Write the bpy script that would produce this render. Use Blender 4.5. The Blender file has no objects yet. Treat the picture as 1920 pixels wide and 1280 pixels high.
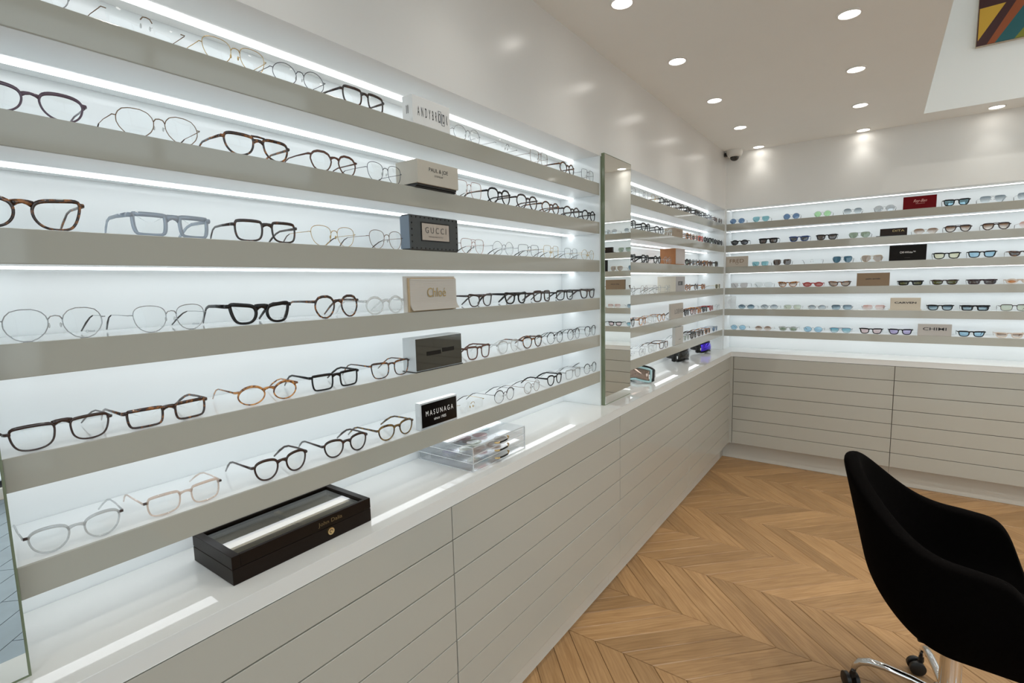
import bpy, bmesh, math, random
from mathutils import Vector, Matrix
random.seed(7)
C = bpy.context.scene.collection
sc = bpy.context.scene
PI = math.pi

# ------------------------------------------------------------------ camera, world, exposure
F_PX = 953.25
YAW, PITCH, ROLL = -0.6267, -0.1119, -0.0234
CAM = Vector((1.0649, 0.0, 1.5))
cy_, sy_, cp_, sp_ = math.cos(YAW), math.sin(YAW), math.cos(PITCH), math.sin(PITCH)
Fv = Vector((sy_*cp_, cy_*cp_, sp_)); Rv = Vector((cy_, -sy_, 0)); Uv = Rv.cross(Fv)
c_, s_ = math.cos(ROLL), math.sin(ROLL)
Rv, Uv = Rv*c_+Uv*s_, Uv*c_-Rv*s_
cam_d = bpy.data.cameras.new('camera'); cam_d.sensor_width = 36; cam_d.lens = F_PX/1920*36
cam_d.clip_start = 0.01
cam = bpy.data.objects.new('camera', cam_d); C.objects.link(cam)
cam.matrix_world = Matrix(((Rv.x, Uv.x, -Fv.x, CAM.x), (Rv.y, Uv.y, -Fv.y, CAM.y), (Rv.z, Uv.z, -Fv.z, CAM.z), (0, 0, 0, 1)))
sc.camera = cam

w = bpy.data.worlds.new('world'); sc.world = w; w.use_nodes = True
bg = w.node_tree.nodes['Background']
bg.inputs[0].default_value = (0.80, 0.88, 0.95, 1); bg.inputs[1].default_value = 1.4
sc.view_settings.view_transform = 'Standard'; sc.view_settings.look = 'None'
sc.view_settings.exposure = 0.95; sc.view_settings.gamma = 1.0; sc.view_settings.use_curve_mapping = False
LED_E = 1.62          # shelf light strips
SPOT_W = 13.0         # watts of each ceiling downlight
try:
    sc.cycles.max_bounces = 12; sc.cycles.diffuse_bounces = 6; sc.cycles.glossy_bounces = 5
    sc.cycles.transmission_bounces = 6; sc.cycles.transparent_max_bounces = 24
    sc.cycles.caustics_reflective = False; sc.cycles.caustics_refractive = False
    sc.cycles.sample_clamp_indirect = 4.0; sc.cycles.use_denoising = True
except Exception: pass

# ------------------------------------------------------------------ dimensions (metres)
XC, XK = 0.097, 0.033            # counter front, plinth front
YB, YC, YK = 4.507, 4.395, 4.459 # back wall shelf plane, back counter front, plinth
ND = 0.205                       # niche depth
ZT = [1.9497 - i*0.1739 for i in range(6)]
TH = 0.0537
ZW, ZWB, DD = 0.9107, 0.872, 0.1039
ZH, ZM, ZC = 2.0714, 2.085, 2.514
YL, YM0, YM1 = 0.149, 2.190, 2.505
XR, YF = 4.2, -2.2
RX, RY0, RY1, RZ = 1.237, -1.4, 4.273, 3.9    # raised part of the ceiling

# ------------------------------------------------------------------ materials
def nmat(name):
    m = bpy.data.materials.new(name); m.use_nodes = True
    return m, m.node_tree, m.node_tree.nodes['Principled BSDF']
def pmat(name, col, rough=0.5, metal=0.0, coat=0.0, spec=0.5, noise=0.0, nscale=40, bump=0.0, sheen=0.0):
    m, nt, b = nmat(name)
    b.inputs['Base Color'].default_value = (*col, 1); b.inputs['Roughness'].default_value = rough
    b.inputs['Metallic'].default_value = metal; b.inputs['Coat Weight'].default_value = coat
    b.inputs['Coat Roughness'].default_value = 0.04; b.inputs['Specular IOR Level'].default_value = spec
    if sheen: b.inputs['Sheen Weight'].default_value = sheen
    if noise or bump:
        tc = nt.nodes.new('ShaderNodeTexCoord'); n = nt.nodes.new('ShaderNodeTexNoise')
        n.inputs['Scale'].default_value = nscale; n.inputs['Detail'].default_value = 4
        nt.links.new(tc.outputs['Object'], n.inputs['Vector'])
        if noise:
            mx = nt.nodes.new('ShaderNodeMix'); mx.data_type = 'RGBA'
            mx.inputs[6].default_value = (*[c*(1-noise) for c in col], 1)
            mx.inputs[7].default_value = (*[min(1, c*(1+noise)) for c in col], 1)
            nt.links.new(n.outputs['Fac'], mx.inputs[0]); nt.links.new(mx.outputs[2], b.inputs['Base Color'])
        if bump:
            bp = nt.nodes.new('ShaderNodeBump'); bp.inputs['Strength'].default_value = bump; bp.inputs['Distance'].default_value = 0.002
            nt.links.new(n.outputs['Fac'], bp.inputs['Height']); nt.links.new(bp.outputs['Normal'], b.inputs['Normal'])
    return m
def emat(name, col, e):
    m, nt, b = nmat(name)
    b.inputs['Base Color'].default_value = (0.9, 0.9, 0.9, 1)
    b.inputs['Emission Color'].default_value = (*col, 1); b.inputs['Emission Strength'].default_value = e
    return m
def tort(name, dark, light, thr=0.52, scale=110):
    m, nt, b = nmat(name)
    b.inputs['Roughness'].default_value = 0.12; b.inputs['Coat Weight'].default_value = 0.4
    tc = nt.nodes.new('ShaderNodeTexCoord'); n = nt.nodes.new('ShaderNodeTexNoise'); r = nt.nodes.new('ShaderNodeValToRGB')
    n.inputs['Scale'].default_value = scale; n.inputs['Detail'].default_value = 3
    oi = nt.nodes.new('ShaderNodeObjectInfo'); ad = nt.nodes.new('ShaderNodeVectorMath'); ad.operation = 'ADD'
    nt.links.new(tc.outputs['Object'], ad.inputs[0]); nt.links.new(oi.outputs['Random'], ad.inputs[1])
    nt.links.new(ad.outputs[0], n.inputs['Vector']); nt.links.new(n.outputs['Fac'], r.inputs[0])
    r.color_ramp.elements[0].position = thr-0.06; r.color_ramp.elements[0].color = (*dark, 1)
    r.color_ramp.elements[1].position = thr+0.12; r.color_ramp.elements[1].color = (*light, 1)
    nt.links.new(r.outputs[0], b.inputs['Base Color'])
    return m
def seethrough(name, col, clear=0.6, gloss=(1, 1, 1), g=0.08, rough=0.03, body=None, grad=None, bot=None):
    """Tinted transparent sheet: transparent + body colour + gloss; grad = colour at the lower edge."""
    m = bpy.data.materials.new(name); m.use_nodes = True; nt = m.node_tree; nt.nodes.clear()
    out = nt.nodes.new('ShaderNodeOutputMaterial'); tr = nt.nodes.new('ShaderNodeBsdfTransparent')
    gl = nt.nodes.new('ShaderNodeBsdfGlossy'); gl.inputs['Color'].default_value = (*gloss, 1); gl.inputs['Roughness'].default_value = rough
    tr.inputs['Color'].default_value = (*col, 1)
    if grad:
        tc = nt.nodes.new('ShaderNodeTexCoord'); sp = nt.nodes.new('ShaderNodeSeparateXYZ'); r = nt.nodes.new('ShaderNodeValToRGB')
        nt.links.new(tc.outputs['Generated'], sp.inputs[0]); nt.links.new(sp.outputs['Z'], r.inputs[0])
        r.color_ramp.elements[0].position = 0.1; r.color_ramp.elements[0].color = (*grad, 1)
        r.color_ramp.elements[1].position = 0.9; r.color_ramp.elements[1].color = (*col, 1)
        nt.links.new(r.outputs[0], tr.inputs['Color'])
    last = tr
    if body:
        df = nt.nodes.new('ShaderNodeBsdfDiffuse'); df.inputs['Color'].default_value = (*body, 1)
        mx = nt.nodes.new('ShaderNodeMixShader'); mx.inputs[0].default_value = 1-clear
        nt.links.new(tr.outputs[0], mx.inputs[1]); nt.links.new(df.outputs[0], mx.inputs[2]); last = mx
    m2 = nt.nodes.new('ShaderNodeMixShader')
    lw = nt.nodes.new('ShaderNodeLayerWeight'); lw.inputs['Blend'].default_value = 0.25
    mr = nt.nodes.new('ShaderNodeMapRange'); mr.inputs['To Min'].default_value = g; mr.inputs['To Max'].default_value = min(1, g+0.35)
    nt.links.new(lw.outputs['Facing'], mr.inputs['Value']); nt.links.new(mr.outputs[0], m2.inputs[0])
    nt.links.new(last.outputs[0], m2.inputs[1]); nt.links.new(gl.outputs[0], m2.inputs[2])
    nt.links.new(m2.outputs[0], out.inputs[0])
    return m

M = {}
M['shaded_lacquer'] = pmat('shaded_white_lacquer', (0.41, 0.397, 0.342), 0.07, spec=0.45)  # darker copy of the shelf white; dimness of the room put into the colour
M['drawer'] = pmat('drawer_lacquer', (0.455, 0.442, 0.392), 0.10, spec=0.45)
M['worktop'] = pmat('white_worktop', (0.74, 0.74, 0.72), 0.02, spec=0.5)
M['niche'] = pmat('white_niche_panel', (0.80, 0.82, 0.82), 0.07, spec=0.4)
M['wall'] = pmat('satin_wall_paint', (0.75, 0.735, 0.71), 0.24, spec=0.5)
M['wallmatte'] = pmat('matt_wall_paint', (0.83, 0.82, 0.79), 0.6, spec=0.3, noise=0.02, nscale=6)
M['ceil'] = pmat('ceiling_paint', (0.90, 0.905, 0.885), 0.75, spec=0.2, noise=0.015, nscale=5)
M['carcass'] = pmat('carcass_board', (0.30, 0.27, 0.22), 0.5)
M['plinth'] = pmat('plinth_board', (0.66, 0.64, 0.58), 0.25, spec=0.4)
M['led'] = emat('light_strip', (0.93, 0.97, 1.0), LED_E)
M['lamp'] = emat('downlight_lens', (1.0, 0.96, 0.90), 6.0)
M['lampring'] = pmat('downlight_ring', (0.85, 0.84, 0.82), 0.35)
M['mirror'] = pmat('mirror_silver', (0.86, 0.87, 0.84), 0.0, 1.0)
M['glassedge'] = pmat('mirror_edge', (0.17, 0.20, 0.12), 0.15)
M['subfloor'] = pmat('subfloor', (0.09, 0.055, 0.03), 0.8)
M['chairfab'] = pmat('black_fabric', (0.0022, 0.0018, 0.0016), 0.95, spec=0.03, bump=0.3, nscale=600)
M['chrome'] = pmat('chrome', (0.75, 0.75, 0.76), 0.06, 1.0)
M['castor'] = pmat('black_plastic', (0.012, 0.011, 0.010), 0.4)
M['gold'] = pmat('gold_metal', (0.62, 0.45, 0.22), 0.22, 1.0)
M['silver'] = pmat('silver_metal', (0.42, 0.43, 0.44), 0.25, 1.0)
M['rose'] = pmat('rose_metal', (0.50, 0.30, 0.24), 0.25, 1.0)
M['gunmetal'] = pmat('gunmetal', (0.10, 0.10, 0.11), 0.3, 1.0)
M['bronze'] = pmat('bronze_metal', (0.22, 0.15, 0.10), 0.3, 1.0)
M['black'] = pmat('black_acetate', (0.006, 0.005, 0.005), 0.12, spec=0.35)
M['dbrown'] = pmat('dark_brown_acetate', (0.035, 0.013, 0.008), 0.14, coat=0.3)
M['brown'] = pmat('brown_acetate', (0.10, 0.035, 0.02), 0.14, coat=0.3)
M['purple'] = pmat('purple_acetate', (0.10, 0.06, 0.09), 0.14, coat=0.3)
M['red'] = pmat('red_acetate', (0.35, 0.03, 0.03), 0.14, coat=0.3)
M['coral'] = pmat('coral_acetate', (0.75, 0.16, 0.12), 0.14, coat=0.3)
M['navy'] = pmat('navy_acetate', (0.02, 0.06, 0.22), 0.14, coat=0.3)
M['olive'] = tort('olive_acetate', (0.05, 0.025, 0.008), (0.22, 0.13, 0.03), 0.5, 90)
M['tort'] = tort('tortoise_acetate', (0.025, 0.008, 0.004), (0.36, 0.13, 0.03), 0.56)
M['dtort'] = tort('dark_tortoise_acetate', (0.02, 0.007, 0.004), (0.14, 0.045, 0.018), 0.62)
M['amber'] = tort('amber_tortoise_acetate', (0.10, 0.028, 0.010), (0.62, 0.27, 0.07), 0.48)
M['plum'] = pmat('plum_acetate', (0.03, 0.012, 0.016), 0.14, coat=0.3)
M['crystal'] = seethrough('crystal_acetate', (0.93, 0.94, 0.94), 0.62, body=(0.70, 0.70, 0.68), g=0.10)
M['smoke'] = seethrough('smoke_acetate', (0.88, 0.89, 0.89), 0.66, body=(0.50, 0.51, 0.51), g=0.10)
M['peach'] = seethrough('peach_acetate', (0.96, 0.88, 0.82), 0.62, body=(0.70, 0.54, 0.45), g=0.10)
M['bluegrey'] = seethrough('blue_grey_acetate', (0.60, 0.66, 0.74), 0.35, body=(0.36, 0.42, 0.50), g=0.10)
M['cream'] = seethrough('cream_acetate', (0.95, 0.86, 0.78), 0.3, body=(0.75, 0.62, 0.52), g=0.10)
PHR = dict(gold='gold', silver='silver', rose='rose gold', gunmetal='gunmetal', bronze='bronze', black='black', dbrown='dark brown', brown='brown',
           purple='purple', red='red', coral='coral', navy='navy blue', olive='olive tortoise', tort='tortoiseshell', dtort='dark tortoiseshell',
           amber='amber tortoiseshell', plum='dark plum', crystal='crystal clear', smoke='smoky clear', peach='peach clear', bluegrey='blue grey', cream='cream')
L_ = {}
L_['cl'] = seethrough('demo_lens', (0.97, 0.98, 0.98), g=0.02)
def tint(k, col, grad=None, g=0.06, gloss=(1, 1, 1)): L_[k] = seethrough('tint_'+k, col, g=g, grad=grad, gloss=gloss)
tint('grey', (0.07, 0.07, 0.075)); tint('green', (0.30, 0.36, 0.26)); tint('lime', (0.50, 0.82, 0.45)); tint('brown', (0.10, 0.07, 0.055))
tint('teal', (0.24, 0.50, 0.55)); tint('blue', (0.14, 0.24, 0.40)); tint('skyblue', (0.42, 0.66, 0.82)); tint('petrol', (0.05, 0.14, 0.20))
tint('pink', (0.85, 0.66, 0.66)); tint('lilac', (0.58, 0.50, 0.76)); tint('yellow', (0.84, 0.80, 0.58)); tint('tan', (0.42, 0.32, 0.25))
tint('orange', (0.60, 0.22, 0.06)); tint('rosered', (0.50, 0.16, 0.14)); tint('olive', (0.11, 0.10, 0.02)); tint('silver', (0.55, 0.58, 0.60), g=0.2)
tint('brown fade', (0.22, 0.10, 0.04), (0.88, 0.78, 0.70)); tint('grey fade', (0.22, 0.26, 0.29), (0.82, 0.86, 0.88))
tint('blue fade', (0.03, 0.08, 0.12), (0.52, 0.66, 0.74)); tint('teal fade', (0.10, 0.38, 0.50), (0.62, 0.82, 0.86)); tint('pink fade', (0.62, 0.34, 0.28), (0.92, 0.82, 0.78))
tint('mirrored', (0.10, 0.16, 0.18), g=0.35, gloss=(0.5, 0.75, 0.85)); tint('sand', (0.62, 0.57, 0.55)); tint('pale', (0.80, 0.81, 0.80)); tint('sage', (0.56, 0.60, 0.48), (0.75, 0.76, 0.62))
M['pane'] = seethrough('window_glass', (0.93, 0.96, 0.96), g=0.04)
M['acrylic'] = seethrough('clear_acrylic', (0.985, 0.99, 0.995), g=0.02)
M['acredge'] = seethrough('acrylic_edge', (0.95, 0.97, 0.98), 0.35, body=(0.85, 0.88, 0.90), g=0.15)

def oak():
    m, nt, b = nmat('oak_planks'); N = nt.nodes.new; Lk = nt.links.new
    uv = N('ShaderNodeUVMap'); oi = N('ShaderNodeObjectInfo'); at = N('ShaderNodeAttribute'); at.attribute_name = 'tone'
    add = N('ShaderNodeMath'); add.operation = 'ADD'; fr = N('ShaderNodeMath'); fr.operation = 'FRACT'
    Lk(oi.outputs['Random'], add.inputs[0]); Lk(at.outputs['Fac'], add.inputs[1]); Lk(add.outputs[0], fr.inputs[0])
    mul = N('ShaderNodeMath'); mul.operation = 'MULTIPLY'; mul.inputs[1].default_value = 37.0; Lk(fr.outputs[0], mul.inputs[0])
    off = N('ShaderNodeVectorMath'); off.operation = 'ADD'; Lk(uv.outputs[0], off.inputs[0]); Lk(mul.outputs[0], off.inputs[1])
    mp = N('ShaderNodeMapping'); mp.inputs['Scale'].default_value = (1.6, 15, 1); Lk(off.outputs[0], mp.inputs[0])
    g = N('ShaderNodeTexNoise'); g.inputs['Scale'].default_value = 3.0; g.inputs['Detail'].default_value = 7; g.inputs['Distortion'].default_value = 0.8; Lk(mp.outputs[0], g.inputs[0])
    mp2 = N('ShaderNodeMapping'); mp2.inputs['Scale'].default_value = (1.5, 9, 1); Lk(off.outputs[0], mp2.inputs[0])
    wv = N('ShaderNodeTexWave'); wv.bands_direction = 'Y'; wv.inputs['Scale'].default_value = 2.2; wv.inputs['Distortion'].default_value = 9; wv.inputs['Detail'].default_value = 2; wv.inputs['Detail Scale'].default_value = 1.2; Lk(mp2.outputs[0], wv.inputs[0])
    r1 = N('ShaderNodeValToRGB'); r1.color_ramp.elements[0].color = (0.265, 0.147, 0.062, 1); r1.color_ramp.elements[1].color = (0.375, 0.224, 0.103, 1)
    r1.color_ramp.elements[0].position = 0.28; r1.color_ramp.elements[1].position = 0.70; Lk(g.outputs['Fac'], r1.inputs[0])
    r2 = N('ShaderNodeValToRGB'); r2.color_ramp.elements[0].color = (0.66, 0.58, 0.50, 1); r2.color_ramp.elements[1].color = (1, 1, 1, 1); r2.color_ramp.elements[1].position = 0.35; Lk(wv.outputs['Fac'], r2.inputs[0])
    mx = N('ShaderNodeMix'); mx.data_type = 'RGBA'; mx.blend_type = 'MULTIPLY'; mx.inputs[0].default_value = 0.35; Lk(r1.outputs[0], mx.inputs[6]); Lk(r2.outputs[0], mx.inputs[7])
    hs = N('ShaderNodeHueSaturation'); mr = N('ShaderNodeMapRange'); mr.inputs['To Min'].default_value = 0.84; mr.inputs['To Max'].default_value = 1.14
    Lk(fr.outputs[0], mr.inputs['Value']); Lk(mr.outputs[0], hs.inputs['Value']); Lk(mx.outputs[2], hs.inputs['Color']); Lk(hs.outputs[0], b.inputs['Base Color'])
    b.inputs['Roughness'].default_value = 0.42; b.inputs['Specular IOR Level'].default_value = 0.4
    bp = N('ShaderNodeBump'); bp.inputs['Strength'].default_value = 0.12; bp.inputs['Distance'].default_value = 0.001; Lk(g.outputs['Fac'], bp.inputs['Height']); Lk(bp.outputs[0], b.inputs['Normal'])
    return m
M['oak'] = oak()

# ------------------------------------------------------------------ mesh helpers
class MB:
    def __init__(s): s.v = []; s.f = []; s.mi = []
    def add(s, vs, fs, mi=0):
        o = len(s.v); s.v += [tuple(p) for p in vs]; s.f += [tuple(i+o for i in f) for f in fs]; s.mi += [mi]*len(fs); return s
    def box(s, x0, x1, y0, y1, z0, z1, c=0.0, mi=0):
        if c <= 0:
            v = [(x, y, z) for x in (x0, x1) for y in (y0, y1) for z in (z0, z1)]
            return s.add(v, [(0, 1, 3, 2), (4, 6, 7, 5), (0, 4, 5, 1), (2, 3, 7, 6), (0, 2, 6, 4), (1, 5, 7, 3)], mi)
        bm = bmesh.new(); r = bmesh.ops.create_cube(bm, size=1)
        for q in bm.verts: q.co = Vector(((x0+x1)/2+q.co.x*(x1-x0), (y0+y1)/2+q.co.y*(y1-y0), (z0+z1)/2+q.co.z*(z1-z0)))
        bmesh.ops.bevel(bm, geom=bm.edges[:], offset=c, segments=2, profile=0.5, affect='EDGES')
        bm.verts.index_update(); s.add([q.co[:] for q in bm.verts], [[q.index for q in f.verts] for f in bm.faces], mi); bm.free(); return s
    def tube(s, path, rad, n=8, cap=True, closed=False, up=None, mi=0):
        """rad: float, list of floats, or list of (half width, half height) about the up vector."""
        P = [Vector(p) for p in path]; k = len(P); rings = []
        prev = Vector(up) if up else None
        for i in range(k):
            a = P[(i-1) % k] if (closed or i > 0) else P[i]; b = P[(i+1) % k] if (closed or i < k-1) else P[i]
            t = (b-a).normalized()
            if prev is None: prev = Vector((0, 0, 1)) if abs(t.z) < 0.9 else Vector((1, 0, 0))
            u = (prev - t*prev.dot(t))
            u = u.normalized() if u.length > 1e-6 else t.orthogonal().normalized()
            if not up: prev = u
            sd = t.cross(u)
            r = rad[i] if isinstance(rad, list) else rad
            rw, rh = r if isinstance(r, tuple) else (r, r)
            rings.append([P[i]+sd*(rw*math.cos(2*PI*j/n))+u*(rh*math.sin(2*PI*j/n)) for j in range(n)])
        vs = [q for rg in rings for q in rg]; fs = []
        for i in range(k if closed else k-1):
            for j in range(n):
                a, b = i*n+j, i*n+(j+1) % n; c, d = ((i+1) % k)*n+(j+1) % n, ((i+1) % k)*n+j; fs.append((a, b, c, d))
        if cap and not closed: fs += [tuple(range(n))[::-1], tuple(range((k-1)*n, k*n))]
        return s.add(vs, fs, mi)
    def lathe(s, prof, n=24, o=(0, 0, 0), mi=0, cap=True):
        vs = [(o[0]+r*math.cos(2*PI*j/n), o[1]+r*math.sin(2*PI*j/n), o[2]+z) for r, z in prof for j in range(n)]
        fs = [(i*n+j, i*n+(j+1) % n, (i+1)*n+(j+1) % n, (i+1)*n+j) for i in range(len(prof)-1) for j in range(n)]
        if cap and prof[0][0] > 1e-5: fs.append(tuple(range(n))[::-1])
        if cap and prof[-1][0] > 1e-5: fs.append(tuple(range((len(prof)-1)*n, len(prof)*n)))
        return s.add(vs, fs, mi)
    def ball(s, c, rx, ry, rz, n=12, m=8, mi=0):
        vs = []; 
        for i in range(m+1):
            a = PI*i/m
            for j in range(n): vs.append((c[0]+rx*math.sin(a)*math.cos(2*PI*j/n), c[1]+ry*math.sin(a)*math.sin(2*PI*j/n), c[2]+rz*math.cos(a)))
        fs = [(i*n+j, (i+1)*n+j, (i+1)*n+(j+1) % n, i*n+(j+1) % n) for i in range(m) for j in range(n)]
        return s.add(vs, fs, mi)
    def build(s, name, mat, parent=None, smooth=False, loc=None):
        me = bpy.data.meshes.new(name); me.from_pydata(s.v, [], s.f)
        for mm in (mat if isinstance(mat, (list, tuple)) else [mat]): me.materials.append(mm)
        if any(s.mi): me.polygons.foreach_set('material_index', s.mi)
        if smooth:
            me.polygons.foreach_set('use_smooth', [True]*len(me.polygons))
            if smooth != 'all':
                try: me.set_sharp_from_angle(angle=math.radians(50))
                except Exception: pass
        me.validate(); me.update()
        o = bpy.data.objects.new(name, me); C.objects.link(o)
        if parent: o.parent = parent
        if loc: o.location = loc
        return o
def tag(o, label=None, cat=None, group=None, kind=None):
    if label: o['label'] = label
    if cat: o['category'] = cat
    if group: o['group'] = group
    if kind: o['kind'] = kind
    return o
def empty(name, loc=(0, 0, 0), rz=0, label=None, cat=None, group=None):
    o = bpy.data.objects.new(name, None); C.objects.link(o); o.location = loc; o.rotation_euler = (0, 0, rz); o.empty_display_size = 0.05
    return tag(o, label, cat, group)
def struct(o): o['kind'] = 'structure'; return o
ORD = ['first', 'second', 'third', 'fourth', 'fifth', 'sixth', 'seventh', 'eighth', 'ninth', 'tenth', 'eleventh', 'twelfth']

_tc = {}
def text_data(s, bold=0.0):
    if (s, bold) in _tc: return _tc[(s, bold)]
    cu = bpy.data.curves.new('t', 'FONT'); cu.body = s; cu.resolution_u = 3; cu.offset = bold
    ob = bpy.data.objects.new('t', cu); C.objects.link(ob)
    bpy.context.view_layer.update()
    me = bpy.data.meshes.new_from_object(ob.evaluated_get(bpy.context.evaluated_depsgraph_get()))
    v = [(q.co.x, q.co.y) for q in me.vertices]; f = [tuple(p.vertices) for p in me.polygons]
    bpy.data.objects.remove(ob); bpy.data.curves.remove(cu); bpy.data.meshes.remove(me)
    xs = [a for a, b in v]; ys = [b for a, b in v]
    x0, x1, y0, y1 = min(xs), max(xs), min(ys), max(ys)
    v = [((a-(x0+x1)/2)/(x1-x0), (b-(y0+y1)/2)/(y1-y0)) for a, b in v]
    _tc[(s, bold)] = (v, f); return v, f
def text(s, o, r, u, wd, ht, mat, parent, name='lettering', lift=0.0006, slant=0.0, bold=0.0):
    """Flat print: o centre (parent space), r/u unit vectors, wd x ht size."""
    v, f = text_data(s, bold); r = Vector(r); u = Vector(u); n = r.cross(u)
    mb = MB(); mb.add([Vector(o)+r*(a*wd+slant*b*ht)+u*(b*ht)+n*lift for a, b in v], f)
    return mb.build(name, mat, parent)

# ------------------------------------------------------------------ room shell
def shell():
    # left wall: header over the display bays, recessed bays, piers behind the mirrors
    wl = struct(MB().box(-0.225, -ND-0.0005, YF, YB+ND, 0, ZC).build('wall_left', M['niche']))
    hd = struct(MB().box(-ND, 0, YF, YB+ND, ZH, ZC).build('wall_left', M['wall']))
    for y0, y1 in ((YF, YL-0.008), (YM0+0.004, YM1-0.004)): struct(MB().box(-ND, -0.004, y0, y1, ZW+0.0005, ZH).build('wall_left', M['wall']))
    for y0, y1 in ((YL-0.008, YL-0.0006), (YM0-0.008, YM0+0.004), (YM1-0.004, YM1+0.008), (YB-0.012, YB)):
        struct(MB().box(-ND, -0.0005, y0, y1, ZW+0.0005, ZH).build('wall_left', M['niche']))
    struct(MB().box(-ND, 0.0, YB, YB+ND, ZW+0.0005, ZH).build('wall_left', M['niche']))
    struct(MB().box(0, 0.003, YL, 4.5, ZH, ZH+0.026).build('trim_1', M['wall']))
    # back wall
    wb = struct(MB().box(0, XR, YB, YB+ND, ZH, ZC).build('wall_back', M['wallmatte']))
    struct(MB().box(-0.225, XR, YB+ND+0.0005, YB+0.23, 0, ZC).build('wall_back', M['niche']))
    struct(MB().box(0.0, 0.012, YB, YB+ND, ZW+0.0005, ZH).build('wall_back', M['niche']))
    # light strip under each header
    for nm, par, bx in (('light_strip', hd, (-0.165, -0.133, YL+0.01, YM0-0.012)), ('light_strip', hd, (-0.165, -0.133, YM1+0.012, YB-0.016))):
        MB().box(*bx, ZH-0.002, ZH+0.001).build(nm, M['led'], par)
    MB().box(0.02, XR-0.1, YB+0.125, YB+0.157, ZH-0.002, ZH+0.001).build('light_strip', M['led'], wb)
    # ceiling with the raised area
    t = 0.09
    ce = struct(MB().box(-0.225, RX, YF-0.1, YB+0.23, ZC, ZC+t).box(RX, XR+0.1, RY1, YB+0.23, ZC, ZC+t).box(RX, XR+0.1, YF-0.1, RY0, ZC, ZC+t).build('ceiling', M['ceil']))
    MB().box(RX-0.1, RX, RY0-0.1, RY1+0.1, ZC+t, RZ).box(RX-0.1, XR+0.1, RY1, RY1+0.1, ZC+t, RZ).box(RX-0.1, XR+0.1, RY0-0.1, RY0, ZC+t, RZ).build('raised_side', M['ceil'], ce)
    MB().box(RX-0.1, XR+0.1, RY0-0.1, RY1+0.1, RZ, RZ+0.1).build('raised_top', M['ceil'], ce)
    # shop front beside the camera; wall behind it with an added, unseen daylight window
    WA, WB = -0.7, 1.1
    wr = struct(MB().box(XR, XR+0.12, YF-0.1, WA, 0, ZC).box(XR, XR+0.12, WB, YB+0.23, 0, ZC).box(XR, XR+0.12, WA, WB, 0, 0.08).box(XR, XR+0.12, WA, WB, 2.42, ZC)
                .box(XR, XR+0.12, RY0-0.1, -1.2, ZC, RZ).box(XR, XR+0.12, 3.6, RY1+0.1, ZC, RZ).box(XR, XR+0.12, -1.2, 3.6, 3.7, RZ).box(XR, XR+0.12, -1.2, 3.6, ZC, 2.62).build('wall_right', M['wallmatte']))
    fr = MB()
    for za, zb_, ys in ((0.08, 2.42, (WA, 0.2, WB-0.06)), (2.62, 3.7, (-1.2, 0.37, 1.97, 3.54))):
        fr.box(XR+0.04, XR+0.08, ys[0], ys[-1]+.06, za, za+0.05).box(XR+0.04, XR+0.08, ys[0], ys[-1]+.06, zb_-0.05, zb_)
        for yy in ys: fr.box(XR+0.03, XR+0.09, yy, yy+0.06, za, zb_)
    wn = struct(fr.build('window_1', M['gunmetal']))
    for za, zb_, ys in ((0.08, 2.42, (WA, 0.2, WB-0.06)), (2.62, 3.7, (-1.2, 0.37, 1.97, 3.54))):
        for ya, yb2 in zip(ys, ys[1:]): MB().box(XR+0.057, XR+0.063, ya+.06, yb2, za+.05, zb_-.05).build('pane', M['pane'], wn)
    struct(MB().box(-0.225, 0.5, YF-0.1, YF, 0, ZC).box(3.9, XR+0.12, YF-0.1, YF, 0, ZC).box(0.5, 3.9, YF-0.1, YF, 0, 0.08).box(0.5, 3.9, YF-0.1, YF, 2.42, ZC).build('wall_front', M['wallmatte']))
    w2 = struct(MB().box(0.5, 3.9, YF-0.08, YF-0.04, 0.08, 0.13).box(0.5, 3.9, YF-0.08, YF-0.04, 2.37, 2.42).box(0.5, 0.56, YF-0.08, YF-0.03, 0.08, 2.42).box(1.6, 1.66, YF-0.08, YF-0.03, 0.08, 2.42)
                .box(2.73, 2.79, YF-0.08, YF-0.03, 0.08, 2.42).box(3.84, 3.9, YF-0.08, YF-0.03, 0.08, 2.42).build('added_window_2', M['gunmetal']))  # added window out of view, brightens back wall and ceiling
    for xa, xb in ((0.56, 1.6), (1.66, 2.73), (2.79, 3.84)): MB().box(xa, xb, YF-0.064, YF-0.058, 0.13, 2.37).build('pane', M['pane'], w2)
    pv = MB().box(XR+0.12, XR+9, -9, 10, -0.12, -0.02).box(-4, XR+0.12, -9, YF-0.1, -0.12, -0.02).build('pavement', pmat('pavement', (0.55, 0.55, 0.54), 0.7, noise=0.1, nscale=3)); struct(pv)
shell()

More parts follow.
